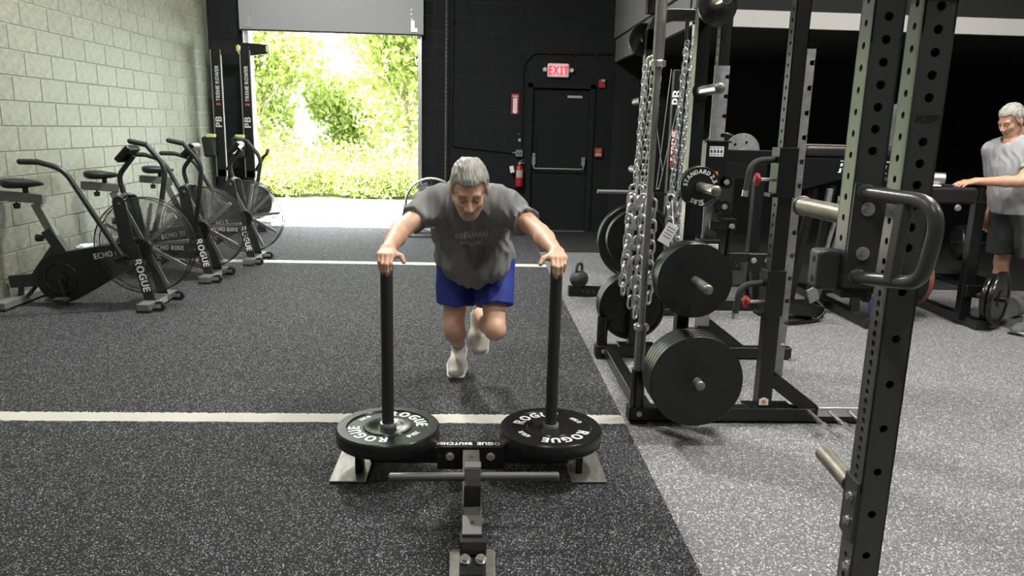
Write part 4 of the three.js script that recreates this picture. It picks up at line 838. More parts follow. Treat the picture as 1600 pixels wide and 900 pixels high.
// ---------- near rack upright with a hanging lever arm ----------
{
  const t = thing('rack_upright', 'tall dark grey rack post with rows of holes, a hanging lever arm and rusty peg', 'rack', [1.058, 0, -1.788], -0.085);
  const big = [...steps(1.24, 2.28, 0.0508), ...steps(0.17, 1.2, 0.12)].filter((y) => Math.abs(y - 1.548) > 0.022), side = [...steps(1.2, 2.28, 0.0508), ...steps(0.62, 1.18, 0.0262), 0.44, 0.39, 0.33];
  const g = tubeUpright(0, 0, 0.012, 2.32, 0.075, 0.005, big, side, 0.0108, 0.0088);
  mesh('post', g, M.rep, t);
  mesh('foot', rb(0.16, 0.012, 0.3, 0, 0.006, 0, 0.003), M.rep, t);
  mesh('lettering', text('REP', 0.017, 0.0012, { stretch: 1.4, slant: 0.25 }).translate(0.003, 1.548, 0.0376), M.ink, t);
  // bolted peg bracket on the lower left side
  const b = mesh('peg_bracket', [rb(0.008, 0.17, 0.075, -0.042, 0.53, 0, 0.002), rb(0.06, 0.17, 0.008, -0.015, 0.53, -0.043, 0.002), rb(0.008, 0.15, 0.03, 0.042, 0.53, -0.03, 0.002)], M.repDark, t);
  for (const y of [0.495, 0.565]) mesh('bolt', bolt([-0.0465, y, 0.006], [-1, 0, 0], 0.0105), M.chrome, b);
  mesh('storage_peg', [rod([-0.028, 0.575, -0.045], [-0.028, 0.575, -0.245], 0.0245, 0.0245, 24)], M.wornSteel, b);
  mesh('bolt', bolt([-0.0376, 0.37, 0.02], [-1, 0, 0], 0.0105), M.chrome, t);
  // clamp at the top that carries the arm
  const c = mesh('pivot_clamp', [rb(0.1, 0.1, 0.014, 0.0, 1.875, 0.046, 0.003), rb(0.1, 0.1, 0.014, 0, 1.875, -0.046, 0.003), rb(0.014, 0.1, 0.105, 0.045, 1.875, 0, 0.003), rb(0.014, 0.1, 0.105, -0.045, 1.875, 0, 0.003)], M.powder, t);
  mesh('bolt', bolt([0.01, 1.842, 0.053], [0, 0, 1], 0.008), M.chrome, c);
  // the lever arm, a part that hangs from the clamp beside the post
  const arm = mesh('lever_arm', tubeUpright(0, 0, 1.135, 2.3, 0.072, 0.005, steps(1.47, 2.25, 0.0508), steps(1.205, 2.25, 0.0508), 0.0105, 0.0085), M.rep, t);
  arm.position.set(0.945 - 1.058, 0, -1.79 + 1.788); arm.userData.label = 'perforated lever arm with a D shaped handle';
  mesh('pivot_bar', [rb(0.2, 0.06, 0.05, 0.06, 2.2, -0.06, 0.004)], M.powder, arm);
  mesh('handle_plate', [extrude(outline([[-0.036, 1.14], [0.036, 1.14], [0.04, 1.2], [0.046, 1.385], [-0.034, 1.395]]), 0.01, 0.002).translate(0, 0, 0.042)], M.repDark, arm);
  for (const y of [1.333, 1.225]) mesh('bolt', bolt([0.0, y, 0.0475], [0, 0, 1], 0.0125), M.chrome, arm);
  mesh('end_plug', rb(0.068, 0.03, 0.07, 0, 1.125, 0, 0.004), M.rubberBlack, arm);
  mesh('d_handle', bent([[-0.008, 1.372, 0.045], [0.052, 1.37, 0.285], [0.052, 1.19, 0.24], [-0.006, 1.165, 0.045]], 0.0165, 0.085, 18), M.rep, arm);
  mesh('grip_bar', [beam([0.026, 1.365, 0.175], [0.024, 1.175, 0.16], 0.026, 0.034, 0.006)], M.rep, arm);
  for (const [x, y] of [[-0.008, 1.372], [-0.006, 1.165]]) mesh('weld', lathe([[0.016, 0], [0.022, 0.001], [0.019, 0.006], [0.016, 0.008]], 18).rotateX(Math.PI / 2).translate(x, y, 0.046), M.rep, arm);
  mesh('stop_block', [rb(0.06, 0.1, 0.07, -0.064, 1.175, -0.01, 0.012, 3)], M.repDark, arm);
  for (const y of [1.15, 1.2]) mesh('bolt_hole', new THREE.CylinderGeometry(0.008, 0.008, 0.003, 14).rotateZ(Math.PI / 2).translate(-0.0945, y, -0.008), M.ink, arm);
  mesh('weight_sleeve', [rod([0.0, 1.305, -0.03], [-0.035, 1.305, -0.3], 0.0245, 0.0245, 24)], M.wornSteel, arm);
  mesh('sleeve_end', [new THREE.TorusGeometry(0.025, 0.004, 8, 24).translate(-0.035, 1.305, -0.3)], M.wornSteel, arm);
}

// ---------- machines at the right ----------
{
  const t = thing('lever_machine', 'black plate-loaded machine with a padded table top the man leans on', 'gym machine', [0, 0, 0]);
  mesh('base_rail', [rb(0.1, 0.075, 1.5, 3.19, 0.04, -6.42, 0.005)], M.powder, t);
  mesh('base_rail', [rb(0.1, 0.075, 1.5, 4.1, 0.04, -6.42, 0.005)], M.powder, t);
  mesh('cross_rail', [rb(0.9, 0.07, 0.08, 3.65, 0.04, -7.05, 0.005)], M.powder, t);
  for (const x of [3.19, 4.1]) mesh('rail_cap', rb(0.104, 0.08, 0.02, x, 0.04, -5.66, 0.004), M.rubberBlack, t);
  mesh('table_post', [rb(0.09, 0.98, 0.07, 4.055, 0.53, -5.85, 0.005)], M.powder, t);
  mesh('rear_post', [rb(0.08, 0.98, 0.07, 4.02, 0.53, -6.75, 0.005)], M.powder, t);
  mesh('table_pad', [rb(0.52, 0.13, 0.95, 3.7, 1.075, -6.2, 0.03, 3)], M.vinyl, t);
  mesh('diagonal_brace', [beam([3.62, 1.0, -6.0], [3.25, 0.3, -6.0], 0.07, 0.06)], M.powder, t);
  mesh('plate_peg', [rod([4.06, 0.255, -5.91], [4.27, 0.255, -5.64], 0.024), rb(0.2, 0.1, 0.06, 4.13, 0.29, -5.83, 0.008)], M.powder, t);
  mesh('left_post', [beam([3.19, 0.06, -5.95], [3.22, 0.46, -6.05], 0.07, 0.07), rb(0.3, 0.1, 0.08, 3.2, 0.5, -6.05, 0.006)], M.powder, t);
  mesh('plate_peg', [rod([3.22, 0.36, -6.05], [3.95, 0.36, -6.05], 0.024)], M.powder, t);
  for (const [x, y] of [[3.8, 0.98], [3.55, 0.52]]) mesh('bolt', bolt([x, y, -5.72], [0, 0, 1], 0.02), M.zinc, t);
  mesh('steel_roller', [rod([3.45, 1.195, -5.9], [3.7, 1.195, -5.78], 0.052, 0.052, 28)], M.steel, t);
  mesh('roller_bore', [new THREE.CylinderGeometry(0.04, 0.04, 0.004, 24).rotateX(Math.PI / 2).rotateY(1.13).translate(3.702, 1.195, -5.779)], M.ink, t);
}
function sidePlate(R, h, pos, turn, m, label, rimM, group) {
  const t = thing('weight_plate', label, 'weight plate', pos, turn, group);
  mesh('disc', toCreasedNormals(new THREE.LatheGeometry([[0.026, 0], [0.026, h], [R * 0.3, h], [R * 0.33, h - 0.008], [R * 0.8, h - 0.008], [R * 0.84, h], [R - 0.004, h], [R, h - 0.006], [R, 0.006], [R - 0.004, 0], [0.026, 0]].map(([a, b]) => new THREE.Vector2(a, b)).reverse(), 56), 0.6).rotateX(Math.PI / 2), m, t);
  if (rimM) mesh('rim', new THREE.CylinderGeometry(R + 0.001, R + 0.001, h * 0.8, 56, 1, true).rotateX(Math.PI / 2).translate(0, 0, h / 2), rimM, t);
  return t;
}
sidePlate(0.2, 0.04, [4.185, 0.255, -5.75], 0.66, M.gloss, 'smaller black plate standing upright at the pale-shirted man\'s feet', null, 'plates by the standing man');
sidePlate(0.225, 0.04, [4.22, 0.255, -5.705], 0.66, M.gloss, 'larger black plate standing upright at the pale-shirted man\'s feet', null, 'plates by the standing man');
sidePlate(0.225, 0.05, [3.72, 0.36, -6.05], Math.PI / 2, M.gloss, 'black plate with a rust brown rim behind the near rack post', M.rust);
sidePlate(0.225, 0.05, [3.3, 0.36, -6.05], Math.PI / 2, M.gloss, 'black plate with an orange brown rim beside the water bottle', M.rust);
{
  const t = thing('prone_bench', 'black machine with a worn padded top and outlined lettering on its side', 'gym machine', [2.95, 0, -6.3]);
  mesh('body', [extrude(outline([[-0.24, 1.33], [0.7, 1.33], [0.7, 1.19], [0.1, 1.16], [-0.24, 1.06]]), 0.3, 0.006)], M.powder, t);
  mesh('end_plate', rb(0.02, 0.36, 0.34, -0.26, 1.2, 0, 0.004), M.powder, t);
  { const g = rb(0.95, 0.1, 0.34, 0.23, 1.385, 0, 0.04, 4); mesh('pad', g, M.vinyl, t); mesh('worn_top', rb(0.4, 0.01, 0.2, -0.03, 1.433, 0, 0.004), std(0.35, 0.24, 0.14, 0.7), t); }
  mesh('lettering', (() => { const a = text('PRIME', 0.1, 0.002, { stretch: 1.3, slant: 0.15 }), b = text('PRIME', 0.1, 0.0024, { stretch: 1.3, slant: 0.15 }).scale(0.985, 0.86, 1); a.translate(0.32, 1.262, 0.1505); return [a]; })(), M.white, t);
  mesh('lettering_fill', text('PRIME', 0.088, 0.0012, { stretch: 1.44, slant: 0.15, track: 0.009 }).translate(0.32, 1.262, 0.1525), M.powder, t);
  mesh('warning_mark', rb(0.02, 0.02, 0.002, 0.28, 1.19, 0.151, 0.0005), M.orange, t);
  for (const [a, b, w] of [[[-0.08, 1.08, 0.05], [-0.2, 0.05, 0.05], 0.09], [[0.05, 1.1, 0.1], [-0.05, 0.05, 0.1], 0.06], [[0.35, 1.15, -0.05], [0.12, 0.05, -0.05], 0.08]]) mesh('leg', beam(a, b, w, 0.05), M.powder, t);
  mesh('sliding_post', [beam([0.0, 1.08, 0.17], [-0.02, 0.82, 0.17], 0.05, 0.04)], M.galv, t);
  const bp = mesh('bracket_plate', [rb(0.17, 0.1, 0.012, 0.16, 0.97, 0.17, 0.004), beam([0.1, 0.95, 0.165], [0.03, 0.55, 0.165], 0.04, 0.02), beam([0.22, 0.95, 0.165], [0.22, 0.55, 0.165], 0.04, 0.02)], M.galv, t);
  mesh('lettering', text('ROGUE', 0.032, 0.001).translate(0.17, 0.965, 0.177), M.ink, bp);
  for (const y of [0.945, 0.99]) mesh('bolt', bolt([0.095, y, 0.176], [0, 0, 1], 0.009), M.zinc, bp);
  mesh('base', [rb(0.1, 0.06, 0.6, -0.15, 0.03, 0, 0.004), rb(0.36, 0.06, 0.1, -0.01, 0.03, -0.1, 0.004)], M.powder, t);
  mesh('cable_wheel', [new THREE.TorusGeometry(0.17, 0.018, 8, 40).translate(0.75, 1.25, -0.2), rod([0.75, 1.25, -0.2], [0.9, 1.32, -0.2], 0.012), rod([0.75, 1.25, -0.2], [0.68, 1.1, -0.2], 0.012)], M.alu, t);
}
{ // adjustable seat carriage and cable disc behind the rack
  const t = thing('cable_pulley', 'round grey pulley wheel with cover plate behind the rack hooks', 'pulley', [2.13, 1.335, -6.5]);
  mesh('wheel', [new THREE.TorusGeometry(0.17, 0.02, 8, 40), new THREE.CylinderGeometry(0.16, 0.16, 0.02, 36).rotateX(Math.PI / 2)], M.powder, t);
  mesh('cover_plate', [extrude((() => { const s = new THREE.Shape(); s.absarc(0.12, 0.03, 0.15, 0, Math.PI * 2, false); hole(s, 0.05, 0.08, 0.012); hole(s, 0.15, 0.1, 0.012); return s; })(), 0.02, 0.003, 24).translate(0.05, 0, 0.03)], M.galv, t);
  mesh('axle', [rod([0.16, 0.02, 0.03], [0.16, 0.02, 0.1], 0.03), rod([0.1, -0.06, 0.05], [0.3, -0.02, 0.05], 0.02)], M.zinc, t);
  mesh('carrier_beam', [rb(0.6, 0.14, 0.1, 0.1, -0.14, 0, 0.006), rb(0.09, 1.28, 0.09, 0.35, -0.7, 0, 0.006), rb(0.5, 0.05, 0.1, 0.2, -1.315, 0, 0.006)], M.powder, t);
  mesh('seat_pad', rb(0.2, 0.32, 0.1, 0.02, -0.36, 0.04, 0.04, 3), M.vinyl, t);
}
{ // low bench frame seen between the rack uprights
  const t = thing('bench_frame', 'low black bench frame with zinc bolts standing behind the rack', 'bench frame', [2.35, 0, -6.25]);
  mesh('rail', [rb(0.62, 0.09, 0.08, 0, 0.05, 0, 0.005)], M.powder, t);
  mesh('upright', beam([0.1, 0.09, 0], [0.05, 0.5, 0], 0.08, 0.07), M.powder, t);
  mesh('head_beam', [rb(0.42, 0.08, 0.07, -0.05, 0.47, 0, 0.005), rb(0.2, 0.15, 0.012, 0.1, 0.43, 0.042, 0.003)], M.powder, t);
  for (const x of [0.04, 0.16]) mesh('bolt', bolt([x, 0.45, 0.048], [0, 0, 1], 0.018), M.zinc, t);
  mesh('bolt', bolt([0.22, 0.05, 0.04], [0, 0, 1], 0.016), M.zinc, t);
  mesh('rail_plate', rb(0.5, 0.006, 0.07, -0.02, 0.098, 0, 0.002), M.wornSteel, t);
}
{ // pedal foot of a machine, right of the near front upright
  const t = thing('foot_pedal_frame', 'small black footplate frame with a yellowish bracket on the floor', 'footplate', [2.66, 0, -5.9], 0.35);
  mesh('tray', [rb(0.4, 0.1, 0.22, 0, 0.11, 0, 0.01).rotateZ(-0.18)], M.powder, t);
  mesh('bracket', [rb(0.1, 0.12, 0.02, 0.16, 0.19, 0.1, 0.004).rotateZ(0.4)], M.galv, t);
  mesh('hoop', bent([[-0.2, 0.02, 0.12], [0.12, 0.02, 0.12], [0.22, 0.1, 0.12], [0.22, 0.16, 0.0]], 0.013, 0.05), M.powder, t);
  mesh('stand', rb(0.05, 0.32, 0.12, -0.23, 0.16, 0, 0.004), M.powder, t);
  mesh('rubber_pad', rb(0.24, 0.03, 0.12, -0.05, 0.016, 0, 0.01), M.grayPaint, t);
}
{ // cloth-like black covers hanging from the prone bench
  const t = thing('water_bottle', 'blue water bottle with a black cap standing on the floor by the orange plate', 'bottle', [3.295, 0, -5.83]);
  mesh('body', lathe([[0, 0], [0.045, 0], [0.048, 0.006], [0.048, 0.17], [0.038, 0.2], [0.028, 0.21], [0, 0.21]], 24), std(0.03, 0.06, 0.14, 0.25), t);
  mesh('cap', lathe([[0, 0.205], [0.034, 0.205], [0.034, 0.245], [0.02, 0.255], [0.02, 0.27], [0, 0.272]], 20), M.zinc, t);
}
{ // plates on a low rack in the dark beyond the standing man
  const t = thing('plate_tree', 'dark storage stand holding round plates beyond the machine table', 'plate stand', [5.3, 0, -7.6]);
  mesh('base', rb(0.5, 0.05, 0.6, 0, 0.025, 0, 0.006), M.powder, t);
  mesh('post', rb(0.08, 1.0, 0.08, 0, 0.53, 0, 0.006), M.powder, t);
  mesh('peg', rod([-0.3, 0.45, 0.06], [0.2, 0.45, 0.06], 0.022), M.powder, t);
}
for (let k = 0; k < 4; k++) sidePlate(0.2 - k * 0.006, 0.035, [5.18 - k * 0.045, 0.45, -7.54], Math.PI / 2 - 0.25, M.bumper, `dark plate on the stand beyond the table, ${['closest to the post', 'second from the post', 'third from the post', 'farthest from the post'][k]}`, null, 'plates on the dark stand');
{
  const t = thing('hex_dumbbell', 'grey hexagonal dumbbell on the floor behind the standing man', 'dumbbell', [4.82, 0.001, -6.2], 0.5);
  for (const s of [-1, 1]) mesh('head', hex(0.09, 0.13).rotateZ(Math.PI / 2).rotateX(Math.PI / 6).translate(s * 0.13, 0.08, 0), M.grayPaint, t);
  mesh('handle', rod([-0.1, 0.08, 0], [0.1, 0.08, 0], 0.017), M.chrome, t);
}
{
  const t = thing('phone', 'dark phone lying on the padded machine table under the man\'s hand', 'phone', [3.8, 1.1415, -5.84], 0.5);
  mesh('case', rb(0.16, 0.009, 0.08, 0, 0.0045, 0, 0.004), M.ink, t);
  mesh('screen', rb(0.15, 0.001, 0.072, 0, 0.0095, 0, 0.0004), std(0.12, 0.04, 0.08, 0.2), t);
  const n = mesh('paper_sheet', rb(0.16, 0.012, 0.12, 0, 0.0065, 0, 0.002), M.white); n.position.set(3.57, 1.1415, -5.79); tag(n, 'small white notepad on the machine table beside the steel roller', 'notepad');
}

// ---------- people: smooth signed-distance bodies meshed with surface nets ----------
function surfaceNets(f, lo, hi, cell, colour) {
  const nx = Math.ceil((hi[0] - lo[0]) / cell) + 1, ny = Math.ceil((hi[1] - lo[1]) / cell) + 1, nz = Math.ceil((hi[2] - lo[2]) / cell) + 1;
  const F = new Float32Array(nx * ny * nz), B = 4, I = (x, y, z) => (z * ny + y) * nx + x;
  for (let bz = 0; bz < nz; bz += B) for (let by = 0; by < ny; by += B) for (let bx0 = 0; bx0 < nx; bx0 += B) {
    const c = f(lo[0] + (bx0 + 1.5) * cell, lo[1] + (by + 1.5) * cell, lo[2] + (bz + 1.5) * cell), far = Math.abs(c) > cell * 5.2;
    for (let z = bz; z < Math.min(bz + B, nz); z++) for (let y = by; y < Math.min(by + B, ny); y++) for (let x = bx0; x < Math.min(bx0 + B, nx); x++) F[I(x, y, z)] = far ? c : f(lo[0] + x * cell, lo[1] + y * cell, lo[2] + z * cell);
  }
  const vid = new Int32Array(nx * ny * nz).fill(-1), pos = [], idx = [];
  const cs = [[0, 0, 0], [1, 0, 0], [0, 1, 0], [1, 1, 0], [0, 0, 1], [1, 0, 1], [0, 1, 1], [1, 1, 1]], es = [[0, 1], [2, 3], [4, 5], [6, 7], [0, 2], [1, 3], [4, 6], [5, 7], [0, 4], [1, 5], [2, 6], [3, 7]];
  const v = new Float32Array(8);
  for (let z = 0; z < nz - 1; z++) for (let y = 0; y < ny - 1; y++) for (let x = 0; x < nx - 1; x++) {
    let m = 0; for (let k = 0; k < 8; k++) { v[k] = F[I(x + cs[k][0], y + cs[k][1], z + cs[k][2])]; if (v[k] < 0) m |= 1 << k; }
    if (m === 0 || m === 255) continue;
    let sx = 0, sy = 0, sz = 0, n = 0;
    for (const [a, b] of es) { if ((v[a] < 0) === (v[b] < 0)) continue; const t = v[a] / (v[a] - v[b]); sx += cs[a][0] + t * (cs[b][0] - cs[a][0]); sy += cs[a][1] + t * (cs[b][1] - cs[a][1]); sz += cs[a][2] + t * (cs[b][2] - cs[a][2]); n++; }
    vid[I(x, y, z)] = pos.length / 3; pos.push(lo[0] + (x + sx / n) * cell, lo[1] + (y + sy / n) * cell, lo[2] + (z + sz / n) * cell);
  }
  const quad = (a, b, c, d, flip) => { if (a < 0 || b < 0 || c < 0 || d < 0) return; flip ? idx.push(a, c, b, a, d, c) : idx.push(a, b, c, a, c, d); };
  for (let z = 1; z < nz - 1; z++) for (let y = 1; y < ny - 1; y++) for (let x = 1; x < nx - 1; x++) {
    const s = F[I(x, y, z)] < 0;
    if (s !== F[I(x + 1, y, z)] < 0) quad(vid[I(x, y - 1, z - 1)], vid[I(x, y, z - 1)], vid[I(x, y, z)], vid[I(x, y - 1, z)], !s);
    if (s !== F[I(x, y + 1, z)] < 0) quad(vid[I(x - 1, y, z - 1)], vid[I(x - 1, y, z)], vid[I(x, y, z)], vid[I(x, y, z - 1)], !s);
    if (s !== F[I(x, y, z + 1)] < 0) quad(vid[I(x - 1, y - 1, z)], vid[I(x, y - 1, z)], vid[I(x, y, z)], vid[I(x - 1, y, z)], !s);
  }
  const g = new THREE.BufferGeometry(), nor = new Float32Array(pos.length), e = cell * 0.6, col = colour ? new Float32Array(pos.length) : null;
  for (let i = 0; i < pos.length; i += 3) {
    const x = pos[i], y = pos[i + 1], z = pos[i + 2];
    let a = f(x + e, y, z) - f(x - e, y, z), b = f(x, y + e, z) - f(x, y - e, z), c = f(x, y, z + e) - f(x, y, z - e); const L = Math.hypot(a, b, c) || 1;
    nor[i] = a / L; nor[i + 1] = b / L; nor[i + 2] = c / L;
    if (col) { const q = colour(x, y, z); col[i] = q[0]; col[i + 1] = q[1]; col[i + 2] = q[2]; }
  }
  const uv = new Float32Array((pos.length / 3) * 2); for (let i = 0; i < pos.length / 3; i++) { uv[i * 2] = pos[i * 3] * 3 + pos[i * 3 + 2] * 1.7; uv[i * 2 + 1] = pos[i * 3 + 1] * 3 + pos[i * 3 + 2] * 1.2; }
  g.setAttribute('position', new THREE.Float32BufferAttribute(pos, 3)); g.setAttribute('normal', new THREE.BufferAttribute(nor, 3)); g.setAttribute('uv', new THREE.BufferAttribute(uv, 2));
  if (col) g.setAttribute('color', new THREE.BufferAttribute(col, 3)); g.setIndex(idx); return g;
}
const smin = (a, b, k) => { const h = Math.max(k - Math.abs(a - b), 0) / k; return Math.min(a, b) - h * h * k * 0.25; };
const smax = (a, b, k) => -smin(-a, -b, k);
function cap(A, B, ra, rb2) {
  const [ax, ay, az] = A, dx = B[0] - ax, dy = B[1] - ay, dz = B[2] - az, L2 = dx * dx + dy * dy + dz * dz;
  return (x, y, z) => { const px = x - ax, py = y - ay, pz = z - az; let t = (px * dx + py * dy + pz * dz) / L2; t = t < 0 ? 0 : t > 1 ? 1 : t; const ex = px - dx * t, ey = py - dy * t, ez = pz - dz * t; return Math.sqrt(ex * ex + ey * ey + ez * ez) - (ra + (rb2 - ra) * t); };
}
// ellipsoid along three axes given as rows of a basis
function ell(C, R, X = [1, 0, 0], Y = [0, 1, 0], Z = [0, 0, 1]) {
  const m = Math.min(...R);
  return (x, y, z) => { const px = x - C[0], py = y - C[1], pz = z - C[2]; const a = (px * X[0] + py * X[1] + pz * X[2]) / R[0], b = (px * Y[0] + py * Y[1] + pz * Y[2]) / R[1], c = (px * Z[0] + py * Z[1] + pz * Z[2]) / R[2]; const k0 = Math.sqrt(a * a + b * b + c * c), k1 = Math.sqrt((a / R[0]) ** 2 + (b / R[1]) ** 2 + (c / R[2]) ** 2); return k1 < 1e-9 ? -m : (k0 * (k0 - 1)) / k1; };
}
const blend = (ps, k) => (x, y, z) => { let d = ps[0](x, y, z); for (let i = 1; i < ps.length; i++) d = smin(d, ps[i](x, y, z), k); return d; };
const half = (P, N) => { const L = Math.hypot(...N); return (x, y, z) => ((x - P[0]) * N[0] + (y - P[1]) * N[1] + (z - P[2]) * N[2]) / L; };   // positive on the side N points to
const add = (a, b, s = 1) => [a[0] + b[0] * s, a[1] + b[1] * s, a[2] + b[2] * s], sub = (a, b) => add(a, b, -1), dot3 = (a, b) => a[0] * b[0] + a[1] * b[1] + a[2] * b[2];
const cross3 = (a, b) => [a[1] * b[2] - a[2] * b[1], a[2] * b[0] - a[0] * b[2], a[0] * b[1] - a[1] * b[0]], norm3 = (a) => { const L = Math.hypot(...a); return a.map((q) => q / L); }, mix3 = (a, b, t) => a.map((q, i) => q + (b[i] - q) * t);
const ortho = (v, n) => norm3(add(v, n, -dot3(v, n)));
const bound = (pts, pad) => [[0, 1, 2].map((i) => Math.min(...pts.map((p) => p[i])) - pad), [0, 1, 2].map((i) => Math.max(...pts.map((p) => p[i])) + pad)];
const sstep = (a, b, x) => { const t = Math.max(0, Math.min(1, (x - a) / (b - a))); return t * t * (3 - 2 * t); };

// head in its own frame (x to the person's left, y up, z out of the face), turned into the world
function headParts(C, face, upHint, look) {
  const Z = norm3(face), X = norm3(cross3(upHint, Z)), Y = cross3(Z, X), S = look.scale ?? 1;
  const toL = (x, y, z) => { const p = [x - C[0], y - C[1], z - C[2]]; return [dot3(p, X) / S, dot3(p, Y) / S, dot3(p, Z) / S]; };
  const toW = (l) => add(add(add(C, X, l[0] * S), Y, l[1] * S), Z, l[2] * S);
  const skull = ell([0, 0.042, -0.012], [0.074, 0.083, 0.094]), faceE = ell([0, -0.03, 0.022], [0.056, 0.082, 0.069]);
  const soft = blend([skull, faceE, ell([0, -0.09, 0.052], [0.025, 0.02, 0.022]), ell([0.033, -0.02, 0.058], [0.024, 0.024, 0.024]), ell([-0.033, -0.02, 0.058], [0.024, 0.024, 0.024]), cap([-0.036, 0.024, 0.076], [0.036, 0.024, 0.076], 0.012, 0.012), cap([0.046, -0.056, 0.0], [0.018, -0.092, 0.05], 0.02, 0.016), cap([-0.046, -0.056, 0], [-0.018, -0.092, 0.05], 0.02, 0.016)], 0.022);
  const nose = blend([cap([0, 0.014, 0.088], [0, -0.026, 0.108], 0.007, 0.0115), ell([0.0125, -0.03, 0.096], [0.008, 0.0075, 0.01]), ell([-0.0125, -0.03, 0.096], [0.008, 0.0075, 0.01])], 0.008);
  const lips = blend([cap([-0.019, -0.058, 0.083], [0.019, -0.058, 0.083], 0.0055, 0.0055), cap([-0.015, -0.067, 0.083], [0.015, -0.067, 0.083], 0.0062, 0.0062)], 0.004);
  const sockL = ell([0.031, 0.002, 0.09], [0.018, 0.012, 0.014]), sockR = ell([-0.031, 0.002, 0.09], [0.018, 0.012, 0.014]);
  const eyes = (x, y, z) => Math.min(Math.hypot(x - 0.031, y - 0.0, z - 0.073), Math.hypot(x + 0.031, y - 0.0, z - 0.073)) - 0.0125;
  const lid = (x, y, z) => Math.min(ell([0.031, 0.0075, 0.073], [0.0155, 0.0095, 0.0145])(x, y, z), ell([-0.031, 0.0075, 0.073], [0.0155, 0.0095, 0.0145])(x, y, z));
  const ears = blend([ell([0.077, -0.002, -0.008], [0.009, 0.03, 0.019]), ell([-0.077, -0.002, -0.008], [0.009, 0.03, 0.019])], 0.001);
  const local = (x, y, z) => {
    let d = soft(x, y, z); d = smin(d, nose(x, y, z), 0.012); d = smax(d, -Math.min(sockL(x, y, z), sockR(x, y, z)), 0.014); d = smin(d, lips(x, y, z), 0.006); d = smin(d, ears(x, y, z), 0.008);
    d = smin(d, cap([0, -0.04, -0.03], [0, -0.15, -0.06], 0.046, 0.048)(x, y, z), 0.02); d = Math.min(d, eyes(x, y, z)); return smin(d, lid(x, y, z), 0.003);
  };
  const sdf = (x, y, z) => { const l = toL(x, y, z); return local(l[0], l[1], l[2]) * S; };
  const skin = look.skin, colour = (x, y, z) => {
    const [a, b, c] = toL(x, y, z);
    if (c > 0.05 && eyes(a, b, c) < 0.0008 && lid(a, b, c) > 0.0006) { const ex = Math.min(Math.abs(a - 0.031), Math.abs(a + 0.031)); return Math.hypot(ex, b) < 0.0062 ? [0.03, 0.025, 0.02] : [0.6, 0.56, 0.5]; }
    let q = [...skin]; const bl = (t, k) => { q = mix3(q, t, k); };
    if (c > 0.06) bl([skin[0] * 0.8, skin[1] * 0.5, skin[2] * 0.5], 1 - sstep(0.0, 0.005, lips(a, b, c)));
    const brow = Math.abs(b - 0.03 + 0.12 * Math.max(0, Math.abs(a) - 0.035)) < 0.006 && Math.abs(a) > 0.012 && Math.abs(a) < 0.055 && c > 0.05; if (brow) bl(look.brow, 0.75);
    const stub = sstep(-0.02, -0.055, b) * sstep(-0.03, 0.02, c) * (look.stubble ?? 0.3); bl([0.5, 0.4, 0.34], stub * (0.7 + 0.3 * N3(a * 400, b * 400, c * 400)));
    return q;
  };
  const hair = (x, y, z) => {
    const [a, b, c] = toL(x, y, z);
    const tuft = 0.0035 * N3(a * 130, b * 24, c * 24) + 0.0022 * N3(a * 240, b * 50, c * 50) + 0.003 * N3(a * 26 + 9, b * 22, c * 22);
    const d = ell([0, 0.046, -0.014], [0.0785, 0.086 + (look.hairTop ?? 0.012), 0.099])(a, b, c) - 0.004 - tuft;
    const line = -0.045 + 0.02 * sstep(-0.08, -0.03, c) + 0.102 * sstep(-0.005, 0.062, c) + 0.012 * sstep(0.03, 0.06, Math.abs(a)) * sstep(0.02, 0.07, c);
    return smax(d, line + 0.004 * N3(a * 60, 0, c * 60) - b, 0.006) * S;
  };
  return { sdf, colour, hair, C, toW, X, Y, Z };
}
// hand from the wrist: dir to the knuckles, back = normal of the back of the hand, thumb side = sgn * cross
function handParts(W, dir, back, sgn, curls, thumb, S = 1) {
  const d = norm3(dir), n = ortho(back, d), s = norm3(cross3(d, n)).map((q) => q * sgn), at3 = (a, b, c) => add(add(add(W, d, a * S), s, b * S), n, c * S);
  const palm = [], fingers = [], pts = [W];
  const baseB = [0.0285, 0.0095, -0.0095, -0.0275], baseA = [0.088, 0.093, 0.088, 0.078], len = [[0.044, 0.026, 0.02], [0.048, 0.03, 0.021], [0.045, 0.028, 0.02], [0.036, 0.021, 0.018]], rad = [0.0095, 0.0098, 0.0093, 0.0083];
  for (let i = 0; i < 4; i++) {
    palm.push(cap(at3(0.005, baseB[i] * 0.55, 0), at3(baseA[i], baseB[i], 0), 0.017 * S, 0.0125 * S));
    let p = at3(baseA[i], baseB[i], 0.002), ang = 0; const ch = [];
    for (let j = 0; j < 3; j++) { ang += curls[i][j]; const u = add(add([0, 0, 0], d, Math.cos(ang)), n, -Math.sin(ang)), q = add(add(p, u, len[i][j] * S), s, (curls[i][3] ?? 0) * len[i][j]); ch.push(cap(p, q, rad[i] * (1.06 - j * 0.08) * S, rad[i] * (0.99 - j * 0.09) * S)); p = q; pts.push(q); }
    fingers.push(blend(ch, 0.004));
  }
  palm.push(cap(at3(0.02, 0.02, -0.008), at3(0.055, 0.032, -0.01), 0.017 * S, 0.015 * S));
  const tb = at3(0.03, 0.03, -0.006), t1 = at3(...thumb[0]), t2 = at3(...thumb[1]), th = blend([cap(tb, t1, 0.0145 * S, 0.0115 * S), cap(t1, t2, 0.0115 * S, 0.0095 * S)], 0.005); pts.push(t1, t2);
  const pal = blend(palm, 0.012);
  return { pts, sdf: (x, y, z) => { let q = pal(x, y, z); let f = Math.min(fingers[0](x, y, z), fingers[1](x, y, z), fingers[2](x, y, z), fingers[3](x, y, z)); q = smin(q, f, 0.007); return smin(q, th(x, y, z), 0.009); } };
}
